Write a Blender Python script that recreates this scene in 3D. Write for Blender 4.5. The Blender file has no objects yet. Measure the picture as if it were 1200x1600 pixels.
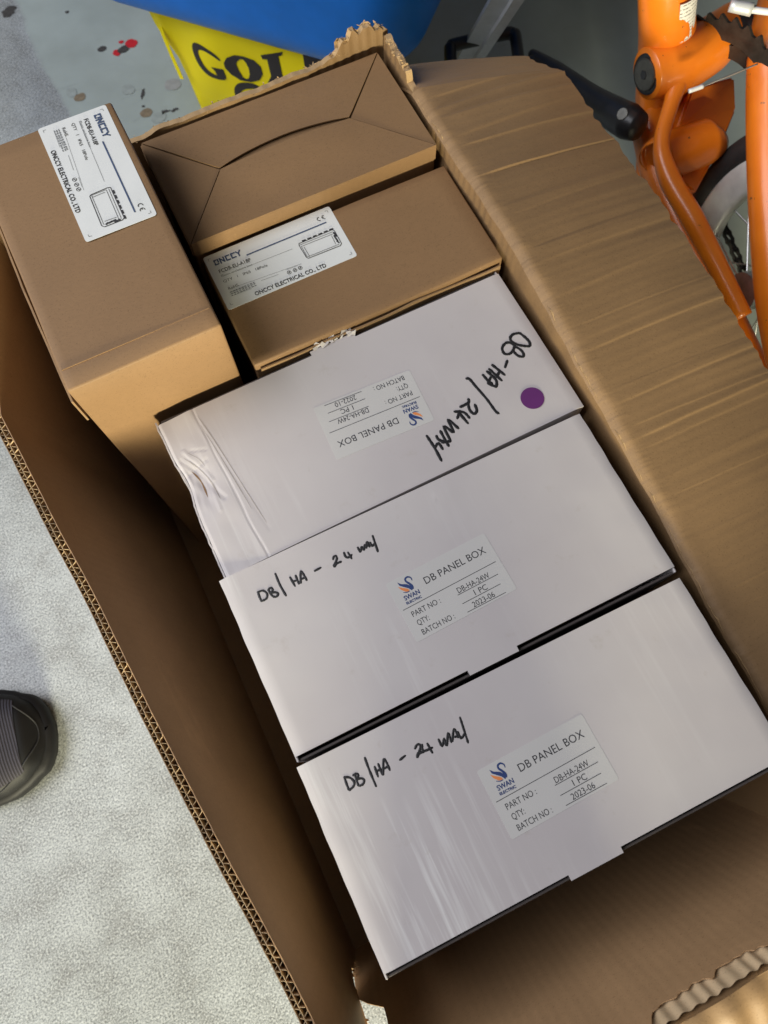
import bpy, bmesh, math, random, json
from mathutils import Vector, Matrix, noise
random.seed(7)
SC = bpy.context.scene
COL = SC.collection
H = 0.32                      # height of the white box tops above the floor

# ------------------------------------------------------------------ camera
cam = bpy.data.cameras.new('camera')
cam.sensor_fit = 'VERTICAL'; cam.sensor_height = 36.0; cam.lens = 1190.92 / 1600 * 36
cam.clip_start = 0.01; cam.clip_end = 60
cam.dof.use_dof = True; cam.dof.focus_distance = 0.57; cam.dof.aperture_fstop = 9.0
cam_o = bpy.data.objects.new('camera', cam); COL.objects.link(cam_o)
cam_o.matrix_world = Matrix(((0.89920412, 0.41822823, -0.12851884, -0.0930),
                             (-0.43748084, 0.85506661, -0.27833722, -0.09315),
                             (-0.00651632, 0.30650651, 0.95184626, 0.53617 + H),
                             (0, 0, 0, 1)))
SC.camera = cam_o

# ------------------------------------------------------------------ light
world = bpy.data.worlds.new('World'); SC.world = world; world.use_nodes = True
bg = world.node_tree.nodes['Background']
bg.inputs[0].default_value = (0.98, 0.94, 0.90, 1); bg.inputs[1].default_value = 0.09

def area_lamp(name, loc, target, size, power, color):
    l = bpy.data.lights.new(name, 'AREA'); l.shape = 'RECTANGLE'; l.size, l.size_y = size
    l.energy = power; l.color = color
    o = bpy.data.objects.new(name, l); COL.objects.link(o); o.location = loc
    o.rotation_euler = (Vector(target) - Vector(loc)).to_track_quat('-Z', 'Y').to_euler()
    return o
area_lamp('key_lamp', (-0.52, -1.74, 0.52), (-0.1, 0.15, 0.33), (0.45, 0.26), 98, (1.0, 0.93, 0.66))
area_lamp('ceiling_lamp', (-1.4, 0.72, 1.8), (0.0, 0.3, 0.2), (1.9, 1.5), 58, (0.93, 0.94, 1.0))
SC.view_settings.view_transform = 'Standard'
SC.view_settings.look = 'None'
SC.view_settings.gamma = 1.0
SC.view_settings.exposure = -0.12
SC.view_settings.use_curve_mapping = False

# ------------------------------------------------------------------ materials
def new_mat(name):
    m = bpy.data.materials.new(name); m.use_nodes = True
    nt = m.node_tree; b = nt.nodes['Principled BSDF']
    return m, nt, b
def N(nt, t, **kw):
    n = nt.nodes.new(t)
    for k, v in kw.items(): setattr(n, k, v)
    return n
def ramp(nt, src, stops):
    r = N(nt, 'ShaderNodeValToRGB'); e = r.color_ramp.elements
    e[0].position, e[0].color = stops[0][0], (*stops[0][1], 1)
    e[1].position, e[1].color = stops[-1][0], (*stops[-1][1], 1)
    for p, c in stops[1:-1]:
        k = e.new(p); k.color = (*c, 1)
    nt.links.new(src, r.inputs[0]); return r.outputs[0]
def nz(nt, coord, scale, detail=4, rough=0.55, stretch=None, dist=0.0):
    n = N(nt, 'ShaderNodeTexNoise'); n.inputs['Scale'].default_value = scale
    n.inputs['Detail'].default_value = detail; n.inputs['Roughness'].default_value = rough
    n.inputs['Distortion'].default_value = dist
    if stretch:
        mp = N(nt, 'ShaderNodeMapping'); mp.inputs['Scale'].default_value = stretch
        nt.links.new(coord, mp.inputs[0]); coord = mp.outputs[0]
    nt.links.new(coord, n.inputs['Vector']); return n.outputs[0]
def mix(nt, fac, a, b, mode='MIX'):
    m = N(nt, 'ShaderNodeMix', data_type='RGBA', blend_type=mode)
    for s, v in ((0, fac), (6, a), (7, b)):
        if hasattr(v, 'is_linked') or isinstance(v, bpy.types.NodeSocket): nt.links.new(v, m.inputs[s])
        else: m.inputs[s].default_value = v if s == 0 else (*v, 1)
    return m.outputs[2]
def bump(nt, b, src, strength, dist):
    n = N(nt, 'ShaderNodeBump'); n.inputs['Strength'].default_value = strength; n.inputs['Distance'].default_value = dist
    nt.links.new(src, n.inputs['Height']); nt.links.new(n.outputs[0], b.inputs['Normal'])
def obj_co(nt): return N(nt, 'ShaderNodeTexCoord').outputs['Object']
def gen(nt): return N(nt, 'ShaderNodeTexCoord').outputs['Object']

def kraft(name, col, spread=0.07, rough=0.62, fibre=(240, 420, 240), bump_s=0.25, wash=None):
    m, nt, b = new_mat(name); co = obj_co(nt)
    big = nz(nt, co, 9, 5, 0.6); fine = nz(nt, co, 1.0, 3, 0.6, fibre); speck = nz(nt, co, 900, 2)
    lo = tuple(c * (1 - spread) for c in col); hi = tuple(min(1, c * (1 + spread)) for c in col)
    c1 = ramp(nt, big, [(0.3, lo), (0.7, hi)])
    c2 = mix(nt, 0.25, c1, ramp(nt, fine, [(0.3, tuple(c * 0.86 for c in col)), (0.7, tuple(c * 1.12 for c in col))]))
    c3 = mix(nt, 1.0, c2, ramp(nt, speck, [(0.28, (0.72, 0.7, 0.68)), (0.40, (1, 1, 1))]), 'MULTIPLY')
    nt.links.new(c3, b.inputs['Base Color']); b.inputs['Roughness'].default_value = rough
    b.inputs['Specular IOR Level'].default_value = 0.35
    hsrc = fine
    if wash:
        w = N(nt, 'ShaderNodeTexWave', wave_type='BANDS', bands_direction=wash); w.inputs['Scale'].default_value = 40; w.inputs['Distortion'].default_value = 0.4
        nt.links.new(co, w.inputs[0]); hsrc = mix(nt, 0.6, ramp(nt, fine, [(0, (0, 0, 0)), (1, (1, 1, 1))]), w.outputs[0])
        scuff = ramp(nt, nz(nt, co, 1.0, 5, 0.7, (30, 8, 20), 0.5), [(0.60, (0, 0, 0)), (0.78, (0.5, 0.5, 0.5))])
        nt.links.new(mix(nt, scuff, c3, tuple(c * 1.45 for c in col)), b.inputs['Base Color'])
    bump(nt, b, hsrc, bump_s, 0.0004)
    return m
K_BOX = kraft('kraft_box', (0.242, 0.142, 0.068))
K_CARTON = kraft('kraft_carton', (0.235, 0.143, 0.068), 0.12, 0.6)
K_WALL = kraft('kraft_wall', (0.40, 0.245, 0.125), 0.14, 0.62, wash='Y')
K_WALLX = kraft('kraft_wall_near', (0.40, 0.245, 0.125), 0.14, 0.62, wash='X')
K_FLUTE = kraft('kraft_flute', (0.58, 0.43, 0.26), 0.12, 0.8)
K_TORN = kraft('kraft_torn', (0.43, 0.285, 0.145), 0.15, 0.85, (300, 60, 900), 0.5)
K_DARK = kraft('kraft_inner', (0.28, 0.175, 0.09), 0.12, 0.7)

def white_card(name, scuff_amt, seed):
    m, nt, b = new_mat(name); co = obj_co(nt)
    mp0 = N(nt, 'ShaderNodeMapping'); mp0.inputs['Location'].default_value = (seed, seed * 1.7, 0)
    nt.links.new(co, mp0.inputs[0]); co2 = mp0.outputs[0]
    big = nz(nt, co2, 7, 4, 0.55)
    c1 = ramp(nt, big, [(0.3, (0.485, 0.448, 0.448)), (0.7, (0.548, 0.516, 0.505))])
    streak = nz(nt, co2, 1.0, 3, 0.7, (170, 7, 40)); area = nz(nt, co2, 13, 2, 0.5, (1, 0.55, 1))
    s = ramp(nt, streak, [(0.50, (0, 0, 0)), (0.70, (1, 1, 1))]); a = ramp(nt, area, [(0.46, (0, 0, 0)), (0.62, (1, 1, 1))])
    sx = N(nt, 'ShaderNodeSeparateXYZ'); nt.links.new(co, sx.inputs[0])
    mx = N(nt, 'ShaderNodeMapRange'); mx.inputs[1].default_value = -0.03; mx.inputs[2].default_value = -0.11; mx.inputs[3].default_value = 0.25; mx.inputs[4].default_value = 1.6; nt.links.new(sx.outputs[0], mx.inputs[0])
    a = mix(nt, 1.0, a, mx.outputs[0], 'MULTIPLY')
    fac = mix(nt, 1.0, s, a, 'MULTIPLY'); fac = mix(nt, 1.0, fac, (scuff_amt,) * 3, 'MULTIPLY')
    c2 = mix(nt, fac, c1, (0.69, 0.675, 0.66))
    dirt = nz(nt, co2, 55, 5, 0.7); dmask = ramp(nt, dirt, [(0.62, (0, 0, 0)), (0.78, (0.45, 0.45, 0.45))])
    c3 = mix(nt, dmask, c2, (0.40, 0.35, 0.30))
    nt.links.new(c3, b.inputs['Base Color'])
    rg = ramp(nt, nz(nt, co2, 22, 3), [(0.3, (0.40,) * 3), (0.7, (0.56,) * 3)]); nt.links.new(rg, b.inputs['Roughness'])
    bump(nt, b, nz(nt, co2, 60, 4), 0.06, 0.001)
    return m
WHITE = {k: white_card('white_card_' + k, a, s) for k, a, s in (('b1', 0.25, 3.1), ('b2', 0.5, 8.3), ('b3', 0.6, 0.4))}

def plain(name, col, rough=0.5, metal=0.0, var=0.08, scale=40, bs=0.0, spec=0.5):
    m, nt, b = new_mat(name); co = obj_co(nt)
    n = nz(nt, co, scale, 4, 0.6)
    c = ramp(nt, n, [(0.3, tuple(v * (1 - var) for v in col)), (0.7, tuple(min(1, v * (1 + var)) for v in col))])
    nt.links.new(c, b.inputs['Base Color']); b.inputs['Roughness'].default_value = rough; b.inputs['Metallic'].default_value = metal
    b.inputs['Specular IOR Level'].default_value = spec
    if bs: bump(nt, b, n, bs, 0.001)
    return m
GRUBBY = plain('grubby_crease', (0.36, 0.325, 0.30), 0.6, 0, 0.2, 200)
SHADED_CARD = plain('shaded_front_card', (0.085, 0.072, 0.068), 0.7)  # shade at the tuck slot, put into the front panel colour
INK = plain('marker_ink', (0.012, 0.012, 0.014), 0.45)
PRINT = plain('print_black', (0.03, 0.03, 0.035), 0.6)
PRINT_GREY = plain('print_grey', (0.18, 0.19, 0.20), 0.6)
NAVY = plain('print_navy', (0.02, 0.045, 0.16), 0.6)
BLUEGREY = plain('print_blue_line', (0.05, 0.08, 0.16), 0.6)
ORANGE_INK = plain('print_orange', (0.72, 0.24, 0.07), 0.6)
PAPER = plain('label_paper', (0.55, 0.538, 0.518), 0.4, var=0.02, scale=20)
PAPER_W = plain('label_paper_white', (0.70, 0.715, 0.70), 0.42, var=0.03, scale=30)
PURPLE = plain('sticker_purple', (0.115, 0.022, 0.135), 0.5, var=0.06)
def sticker_mat():
    m, nt, b = new_mat('warning_sticker'); co = obj_co(nt)
    w = N(nt, 'ShaderNodeTexWave', wave_type='BANDS', bands_direction='Z'); w.inputs['Scale'].default_value = 75; nt.links.new(co, w.inputs[0])
    k = mix(nt, 1.0, ramp(nt, w.outputs[0], [(0.72, (0, 0, 0)), (0.8, (0.8,) * 3)]), ramp(nt, nz(nt, co, 700, 1), [(0.45, (0, 0, 0)), (0.5, (1, 1, 1))]), 'MULTIPLY')
    nt.links.new(mix(nt, k, (0.72, 0.72, 0.70), (0.08, 0.08, 0.08)), b.inputs['Base Color']); b.inputs['Roughness'].default_value = 0.4; return m
STICKER = sticker_mat()
ORANGE = None
def paint_orange():
    m, nt, b = new_mat('orange_paint'); co = obj_co(nt)
    base = ramp(nt, nz(nt, co, 30, 3), [(0.3, (0.70, 0.165, 0.008)), (0.7, (0.78, 0.205, 0.012))])
    chips = ramp(nt, nz(nt, co, 90, 5, 0.7), [(0.655, (0, 0, 0)), (0.69, (1, 1, 1))])
    c = mix(nt, chips, base, (0.06, 0.035, 0.02)); nt.links.new(c, b.inputs['Base Color'])
    b.inputs['Roughness'].default_value = 0.34; b.inputs['Coat Weight'].default_value = 0.3; b.inputs['Coat Roughness'].default_value = 0.15
    return m
ORANGE = paint_orange()
BLACK_METAL = plain('black_paint_metal', (0.014, 0.014, 0.015), 0.38, 0.0, 0.2, 120)
BLACK_RUBBER = plain('black_rubber', (0.02, 0.02, 0.02), 0.65, 0, 0.2, 200, 0.2)
STEEL = plain('worn_steel', (0.45, 0.45, 0.44), 0.35, 0.9, 0.2, 80)
DARK_STEEL = plain('greasy_steel', (0.05, 0.045, 0.04), 0.42, 0.6, 0.3, 120)
BOLT = plain('bolt_steel', (0.12, 0.115, 0.10), 0.4, 0.8, 0.2, 150)
ALU = plain('dull_aluminium', (0.62, 0.63, 0.64), 0.42, 0.35, 0.08, 60)
RIM_ALU = plain('rim_aluminium', (0.66, 0.68, 0.64), 0.4, 0.15, 0.1, 60)
CABLE = plain('cable_housing', (0.62, 0.62, 0.64), 0.35)
BLUE = plain('blue_plastic', (0.008, 0.21, 0.80), 0.38, 0, 0.12, 14, 0.05, 0.22)
YELLOW = plain('yellow_plastic', (0.90, 0.74, 0.005), 0.42, 0, 0.04, 12, 0.0, 0.2)
BAG_INK = plain('bag_print', (0.022, 0.016, 0.015), 0.55)
RED = plain('red_paint', (0.52, 0.02, 0.03), 0.4, 0, 0.15, 200)
TAR = plain('dark_spot', (0.055, 0.052, 0.05), 0.5, 0, 0.3, 200)
RUST = plain('brown_stain', (0.20, 0.155, 0.10), 0.6, 0, 0.25, 120)
DAMP = plain('grey_stain', (0.30, 0.335, 0.315), 0.5, 0, 0.15, 90)
DAMP2 = plain('pinkish_stain', (0.31, 0.315, 0.305), 0.5, 0, 0.15, 90)

def floor_mat():
    m, nt, b = new_mat('worn_painted_concrete'); co = obj_co(nt)
    sep = N(nt, 'ShaderNodeSeparateXYZ'); nt.links.new(co, sep.inputs[0])
    wob = nz(nt, co, 5, 4, 0.6)
    ad = N(nt, 'ShaderNodeMath', operation='MULTIPLY_ADD'); ad.inputs[1].default_value = 0.07
    nt.links.new(wob, ad.inputs[0]); nt.links.new(sep.outputs[0], ad.inputs[2])
    edge = ramp(nt, ad.outputs[0], [(0.0, (0, 0, 0)), (0.0, (0, 0, 0)), (0.004, (1, 1, 1))])
    sh = N(nt, 'ShaderNodeMath', operation='ADD'); sh.inputs[1].default_value = 0.092
    nt.links.new(ad.outputs[0], sh.inputs[0])
    edge = ramp(nt, sh.outputs[0], [(0.0, (0, 0, 0)), (0.006, (1, 1, 1))])
    grain = nz(nt, co, 500, 2, 0.7); mid = nz(nt, co, 26, 6, 0.68); big = nz(nt, co, 4, 4, 0.6)
    bare = ramp(nt, mid, [(0.28, (0.24, 0.25, 0.245)), (0.5, (0.335, 0.36, 0.365)), (0.75, (0.41, 0.44, 0.45))])
    bare = mix(nt, 1.0, bare, ramp(nt, grain, [(0.34, (0.40, 0.40, 0.40)), (0.50, (1, 1, 1))]), 'MULTIPLY')
    bare = mix(nt, ramp(nt, grain, [(0.53, (0, 0, 0)), (0.66, (0.85, 0.85, 0.85))]), bare, (0.58, 0.61, 0.61))
    blot = ramp(nt, nz(nt, co, 12, 6, 0.72), [(0.60, (0, 0, 0)), (0.74, (0.55, 0.55, 0.55))])
    bare = mix(nt, blot, bare, (0.16, 0.15, 0.13))
    paint = ramp(nt, big, [(0.3, (0.345, 0.40, 0.38)), (0.7, (0.41, 0.465, 0.44))])
    scr = ramp(nt, nz(nt, co, 1.0, 5, 0.7, (14, 90, 10), 0.6), [(0.62, (0, 0, 0)), (0.75, (0.5, 0.5, 0.5))])
    paint = mix(nt, scr, paint, (0.20, 0.21, 0.20))
    sp = ramp(nt, nz(nt, co, 38, 3, 0.6), [(0.76, (0, 0, 0)), (0.80, (0.5, 0.5, 0.5))])
    paint = mix(nt, sp, paint, (0.12, 0.115, 0.105))
    c = mix(nt, edge, bare, paint); c = mix(nt, 1.0, c, ramp(nt, nz(nt, co, 3.2, 5, 0.65), [(0.3, (0.74, 0.73, 0.71)), (0.62, (1, 1, 1))]), 'MULTIPLY')
    nt.links.new(c, b.inputs['Base Color'])
    rg = mix(nt, edge, (0.40,) * 3, (0.36,) * 3); nt.links.new(rg, b.inputs['Roughness'])
    hgt = mix(nt, edge, ramp(nt, grain, [(0.2, (0, 0, 0)), (0.8, (1, 1, 1))]), ramp(nt, mid, [(0.2, (0.78,) * 3), (0.8, (0.86,) * 3)]))
    bump(nt, b, hgt, 0.25, 0.0010)
    return m
FLOOR = floor_mat()

def shoe_fabric():
    m, nt, b = new_mat('ribbed_mesh_fabric'); co = obj_co(nt)
    w = N(nt, 'ShaderNodeTexWave', wave_type='BANDS', bands_direction='X'); w.inputs['Scale'].default_value = 120; w.inputs['Distortion'].default_value = 0.6
    mp = N(nt, 'ShaderNodeMapping'); mp.inputs['Rotation'].default_value = (0, 0, math.radians(-4)); nt.links.new(co, mp.inputs[0]); nt.links.new(mp.outputs[0], w.inputs[0])
    c = ramp(nt, w.outputs[0], [(0.2, (0.012, 0.011, 0.016)), (0.8, (0.042, 0.038, 0.052))]); nt.links.new(c, b.inputs['Base Color'])
    b.inputs['Roughness'].default_value = 0.75; bump(nt, b, w.outputs[0], 0.6, 0.001); return m
FABRIC = shoe_fabric()
SHOE_RUBBER = plain('shoe_rubber', (0.005, 0.0052, 0.006), 0.6, 0, 0.15, 60, 0.1, 0.35)

# ------------------------------------------------------------------ helpers
def mesh(name, verts, faces, mat, parent=None, smooth=False, mats=None, idx=None):
    me = bpy.data.meshes.new(name); me.from_pydata([tuple(v) for v in verts], [], faces); me.update()
    if mats:
        for k in mats: me.materials.append(k)
        for p_, i in zip(me.polygons, idx): p_.material_index = i
    else: me.materials.append(mat)
    if smooth:
        for p_ in me.polygons: p_.use_smooth = True
    o = bpy.data.objects.new(name, me); COL.objects.link(o)
    if parent: o.parent = parent
    return o
def empty(name, loc, rz=0.0, label=None, cat=None, group=None):
    o = bpy.data.objects.new(name, None); COL.objects.link(o); o.location = loc; o.rotation_euler = (0, 0, rz)
    o.empty_display_size = 0.02
    if label: o['label'] = label; o['category'] = cat
    if group: o['group'] = group
    return o
def tag(o, label, cat, group=None):
    o['label'] = label; o['category'] = cat
    if group: o['group'] = group
def bm_obj(name, bm, mat, parent=None, smooth=False):
    bmesh.ops.recalc_face_normals(bm, faces=bm.faces)
    me = bpy.data.meshes.new(name); bm.to_mesh(me); bm.free(); me.materials.append(mat)
    if smooth:
        for p_ in me.polygons: p_.use_smooth = True
    o = bpy.data.objects.new(name, me); COL.objects.link(o)
    if parent: o.parent = parent
    return o
def bm_box(x0, x1, y0, y1, z0, z1, bev=0.0, seg=2):
    bm = bmesh.new(); bmesh.ops.create_cube(bm, size=1)
    for v in bm.verts:
        v.co = ((x0 + x1) / 2 + v.co.x * (x1 - x0), (y0 + y1) / 2 + v.co.y * (y1 - y0), (z0 + z1) / 2 + v.co.z * (z1 - z0))
    if bev: bmesh.ops.bevel(bm, geom=bm.edges[:], offset=bev, segments=seg, affect='EDGES', profile=0.5)
    return bm
def catmull(pts, n=8):
    P = [Vector(q) for q in pts]
    if len(P) < 3: return [P[0].lerp(P[-1], i / n) for i in range(n + 1)]
    out = []
    for i in range(len(P) - 1):
        p0 = P[max(i - 1, 0)]; p1 = P[i]; p2 = P[i + 1]; p3 = P[min(i + 2, len(P) - 1)]
        for k in range(n):
            t = k / n
            out.append(0.5 * ((2 * p1) + (p2 - p0) * t + (2 * p0 - 5 * p1 + 4 * p2 - p3) * t * t + (3 * p1 - p0 - 3 * p2 + p3) * t ** 3))
    out.append(P[-1]); return out
def tube_data(path, rad, n=12, flat=None, cap=True):
    """swept tube; rad is a number or list along path; flat=(axis, factor) squashes the section along a world axis"""
    V, F = [], []; m = len(path)
    prev = None
    for i, q in enumerate(path):
        t = (path[min(i + 1, m - 1)] - path[max(i - 1, 0)]).normalized()
        ref = prev if prev is not None else (Vector((0, 0, 1)) if abs(t.z) < 0.9 else Vector((1, 0, 0)))
        a = (ref - t * ref.dot(t)).normalized(); b = t.cross(a); prev = a
        r = rad[i] if isinstance(rad, (list, tuple)) else rad
        for k in range(n):
            g = 2 * math.pi * k / n; d = a * math.cos(g) * r + b * math.sin(g) * r
            if flat: ax = Vector(flat[0]); d = d - ax * d.dot(ax) * (1 - flat[1])
            V.append(q + d)
    for i in range(m - 1):
        for k in range(n):
            F.append((i * n + k, i * n + (k + 1) % n, (i + 1) * n + (k + 1) % n, (i + 1) * n + k))
    if cap:
        F.append(tuple(range(n))[::-1]); F.append(tuple((m - 1) * n + k for k in range(n)))
    return V, F
def interp(vals, m):
    out = []
    for i in range(m):
        t = i / (m - 1) * (len(vals) - 1); k = min(int(t), len(vals) - 2); out.append(vals[k] + (vals[k + 1] - vals[k]) * (t - k))
    return out
def tube(name, pts, rad, mat, parent=None, n=14, steps=8, flat=None):
    path = catmull(pts, steps)
    r = interp(rad, len(path)) if isinstance(rad, (list, tuple)) else rad
    V, F = tube_data(path, r, n, flat)
    return mesh(name, V, F, mat, parent, True)
def merge(acc, V, F, mi=0, I=None):
    o = len(acc[0]); acc[0].extend(V); acc[1].extend(tuple(o + i for i in f) for f in F); acc[2].extend([mi] * len(F))
def sharp_flat(me):
    flat = set()
    for p_ in me.polygons:
        if not p_.use_smooth: flat.update(p_.edge_keys)
    for e in me.edges:
        if e.key in flat: e.use_edge_sharp = True
def sheet(name, fn, nu, nv, thick, mat, parent=None, smooth=True, edge_mat=None):
    """grid surface fn(u,v) for u,v in 0..1, given real thickness downwards along its normal"""
    P = [[Vector(fn(i / nu, j / nv)) for j in range(nv + 1)] for i in range(nu + 1)]
    V, F = [], []; w = nv + 1
    def nrm(i, j):
        a = P[min(i + 1, nu)][j] - P[max(i - 1, 0)][j]; b = P[i][min(j + 1, nv)] - P[i][max(j - 1, 0)]
        return a.cross(b).normalized()
    for i in range(nu + 1):
        for j in range(nv + 1): V.append(P[i][j])
    for i in range(nu + 1):
        for j in range(nv + 1): V.append(P[i][j] - nrm(i, j) * thick)
    o = (nu + 1) * w
    for i in range(nu):
        for j in range(nv):
            a, b, c, d = i * w + j, (i + 1) * w + j, (i + 1) * w + j + 1, i * w + j + 1
            F.append((a, b, c, d)); F.append((o + d, o + c, o + b, o + a))
    ne = len(F)
    for i in range(nu):
        F.append((i * w, o + i * w, o + (i + 1) * w, (i + 1) * w)); F.append((i * w + nv, (i + 1) * w + nv, o + (i + 1) * w + nv, o + i * w + nv))
    for j in range(nv):
        F.append((j, j + 1, o + j + 1, o + j)); F.append((nu * w + j, o + nu * w + j, o + nu * w + j + 1, nu * w + j + 1))
    mats = [mat, edge_mat or mat]
    ob = mesh(name, V, F, None, parent, smooth, mats, [0] * ne + [1] * (len(F) - ne))
    for k, p_ in enumerate(ob.data.polygons):
        if k >= ne: p_.use_smooth = False
    sharp_flat(ob.data)
    return ob
def fn1(x, seed=0.0): return noise.noise(Vector((x, seed, 0.37)))
def fn3(x, y, z=0.0): return noise.noise(Vector((x, y, z)))
def smooth01(a, b, x):
    t = min(1, max(0, (x - a) / (b - a))); return t * t * (3 - 2 * t)

# --- printing: flat meshes in millimetres on a label frame
_txt_cache = {}
def text_geo(s):
    if s in _txt_cache: return _txt_cache[s]
    cu = bpy.data.curves.new('tmp', 'FONT'); cu.body = s; cu.size = 1; cu.resolution_u = 3
    ob = bpy.data.objects.new('tmp', cu); COL.objects.link(ob)
    bpy.context.view_layer.update()
    me = bpy.data.meshes.new_from_object(ob.evaluated_get(bpy.context.evaluated_depsgraph_get()))
    V = [v.co.copy() for v in me.vertices]; F = [tuple(p_.vertices) for p_ in me.polygons]
    bpy.data.objects.remove(ob); bpy.data.curves.remove(cu); bpy.data.meshes.remove(me)
    _txt_cache[s] = (V, F); return V, F
def put_text(acc, s, a, b, cap, mi, bold=0.0, cap_ref=None):
    V, F = text_geo(s)
    Vr, _ = text_geo('H'); hc = max(v.y for v in Vr)
    x0 = min(v.x for v in V); x1 = max(v.x for v in V)
    A = Vector((a[0], a[1], 0)); B = Vector((b[0], b[1], 0)); u = (B - A); L = u.length; u.normalize(); v = Vector((-u.y, u.x, 0))
    offs = [(0, 0)] if not bold else [(-bold, 0), (bold, 0.0), (0, bold), (0, -bold)]
    for k, (ox, oy) in enumerate(offs):
        merge(acc, [(A + u * ((q.x - x0) / (x1 - x0) * L + ox) + v * (q.y / hc * cap + oy) + Vector((0, 0, 0.02 * k))) for q in V], F, mi)
def put_line(acc, a, b, w, mi, z=0.0):
    A = Vector((a[0], a[1], z)); B = Vector((b[0], b[1], z)); u = (B - A).normalized(); n = Vector((-u.y, u.x, 0)) * w / 2
    merge(acc, [A - n, B - n, B + n, A + n], [(0, 1, 2, 3)], mi)
def put_ribbon(acc, pts, widths, mi, z=0.0, n=6):
    path = catmull([(q[0], q[1], z) for q in pts], n); W = interp(widths, len(path)); V, F = [], []
    for i, q in enumerate(path):
        t = (path[min(i + 1, len(path) - 1)] - path[max(i - 1, 0)]).normalized(); nn = Vector((-t.y, t.x, 0)) * W[i] / 2
        V += [q + nn, q - nn]
    for i in range(len(path) - 1): F.append((2 * i, 2 * i + 1, 2 * i + 3, 2 * i + 2))
    merge(acc, V, F, mi)
def put_poly(acc, pts, mi, z=0.0):
    merge(acc, [Vector((q[0], q[1], z)) for q in pts], [tuple(range(len(pts)))], mi)
def put_ring(acc, c, r, w, mi, n=20):
    V, F = [], []
    for k in range(n):
        g = 2 * math.pi * k / n
        V += [Vector((c[0] + r * math.cos(g), c[1] + r * math.sin(g), 0)), Vector((c[0] + (r - w) * math.cos(g), c[1] + (r - w) * math.sin(g), 0))]
    for k in range(n): F.append((2 * k, 2 * k + 1, (2 * k + 3) % (2 * n), (2 * k + 2) % (2 * n)))
    merge(acc, V, F, mi)
def print_mesh(name, acc, mats, parent, z):
    V = [(v.x / 1000, v.y / 1000, z + v.z / 1000) for v in acc[0]]
    return mesh(name, V, acc[1], None, parent, False, mats, acc[2])
def paper_mesh(name, pts, mat, parent, th=0.00012, lift=None):
    """thin label: rounded-corner polygon grid-free, given in mm"""
    n = len(pts); V = [(q[0] / 1000, q[1] / 1000, 0.0) for q in pts] + [(q[0] / 1000, q[1] / 1000, th) for q in pts]
    F = [tuple(range(n, 2 * n)), tuple(range(n))[::-1]] + [(i, (i + 1) % n, n + (i + 1) % n, n + i) for i in range(n)]
    return mesh(name, V, F, mat, parent)
def round_poly(pts, r, k=4):
    out = []; n = len(pts)
    for i in range(n):
        p0, p1, p2 = (Vector((*pts[(i + d) % n], 0)) for d in (-1, 0, 1))
        a = p1 + (p0 - p1).normalized() * r; b = p1 + (p2 - p1).normalized() * r
        for j in range(k + 1):
            t = j / k; out.append(((a * (1 - t) ** 2 + p1 * 2 * t * (1 - t) + b * t * t).x, (a * (1 - t) ** 2 + p1 * 2 * t * (1 - t) + b * t * t).y))
    return out
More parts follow.
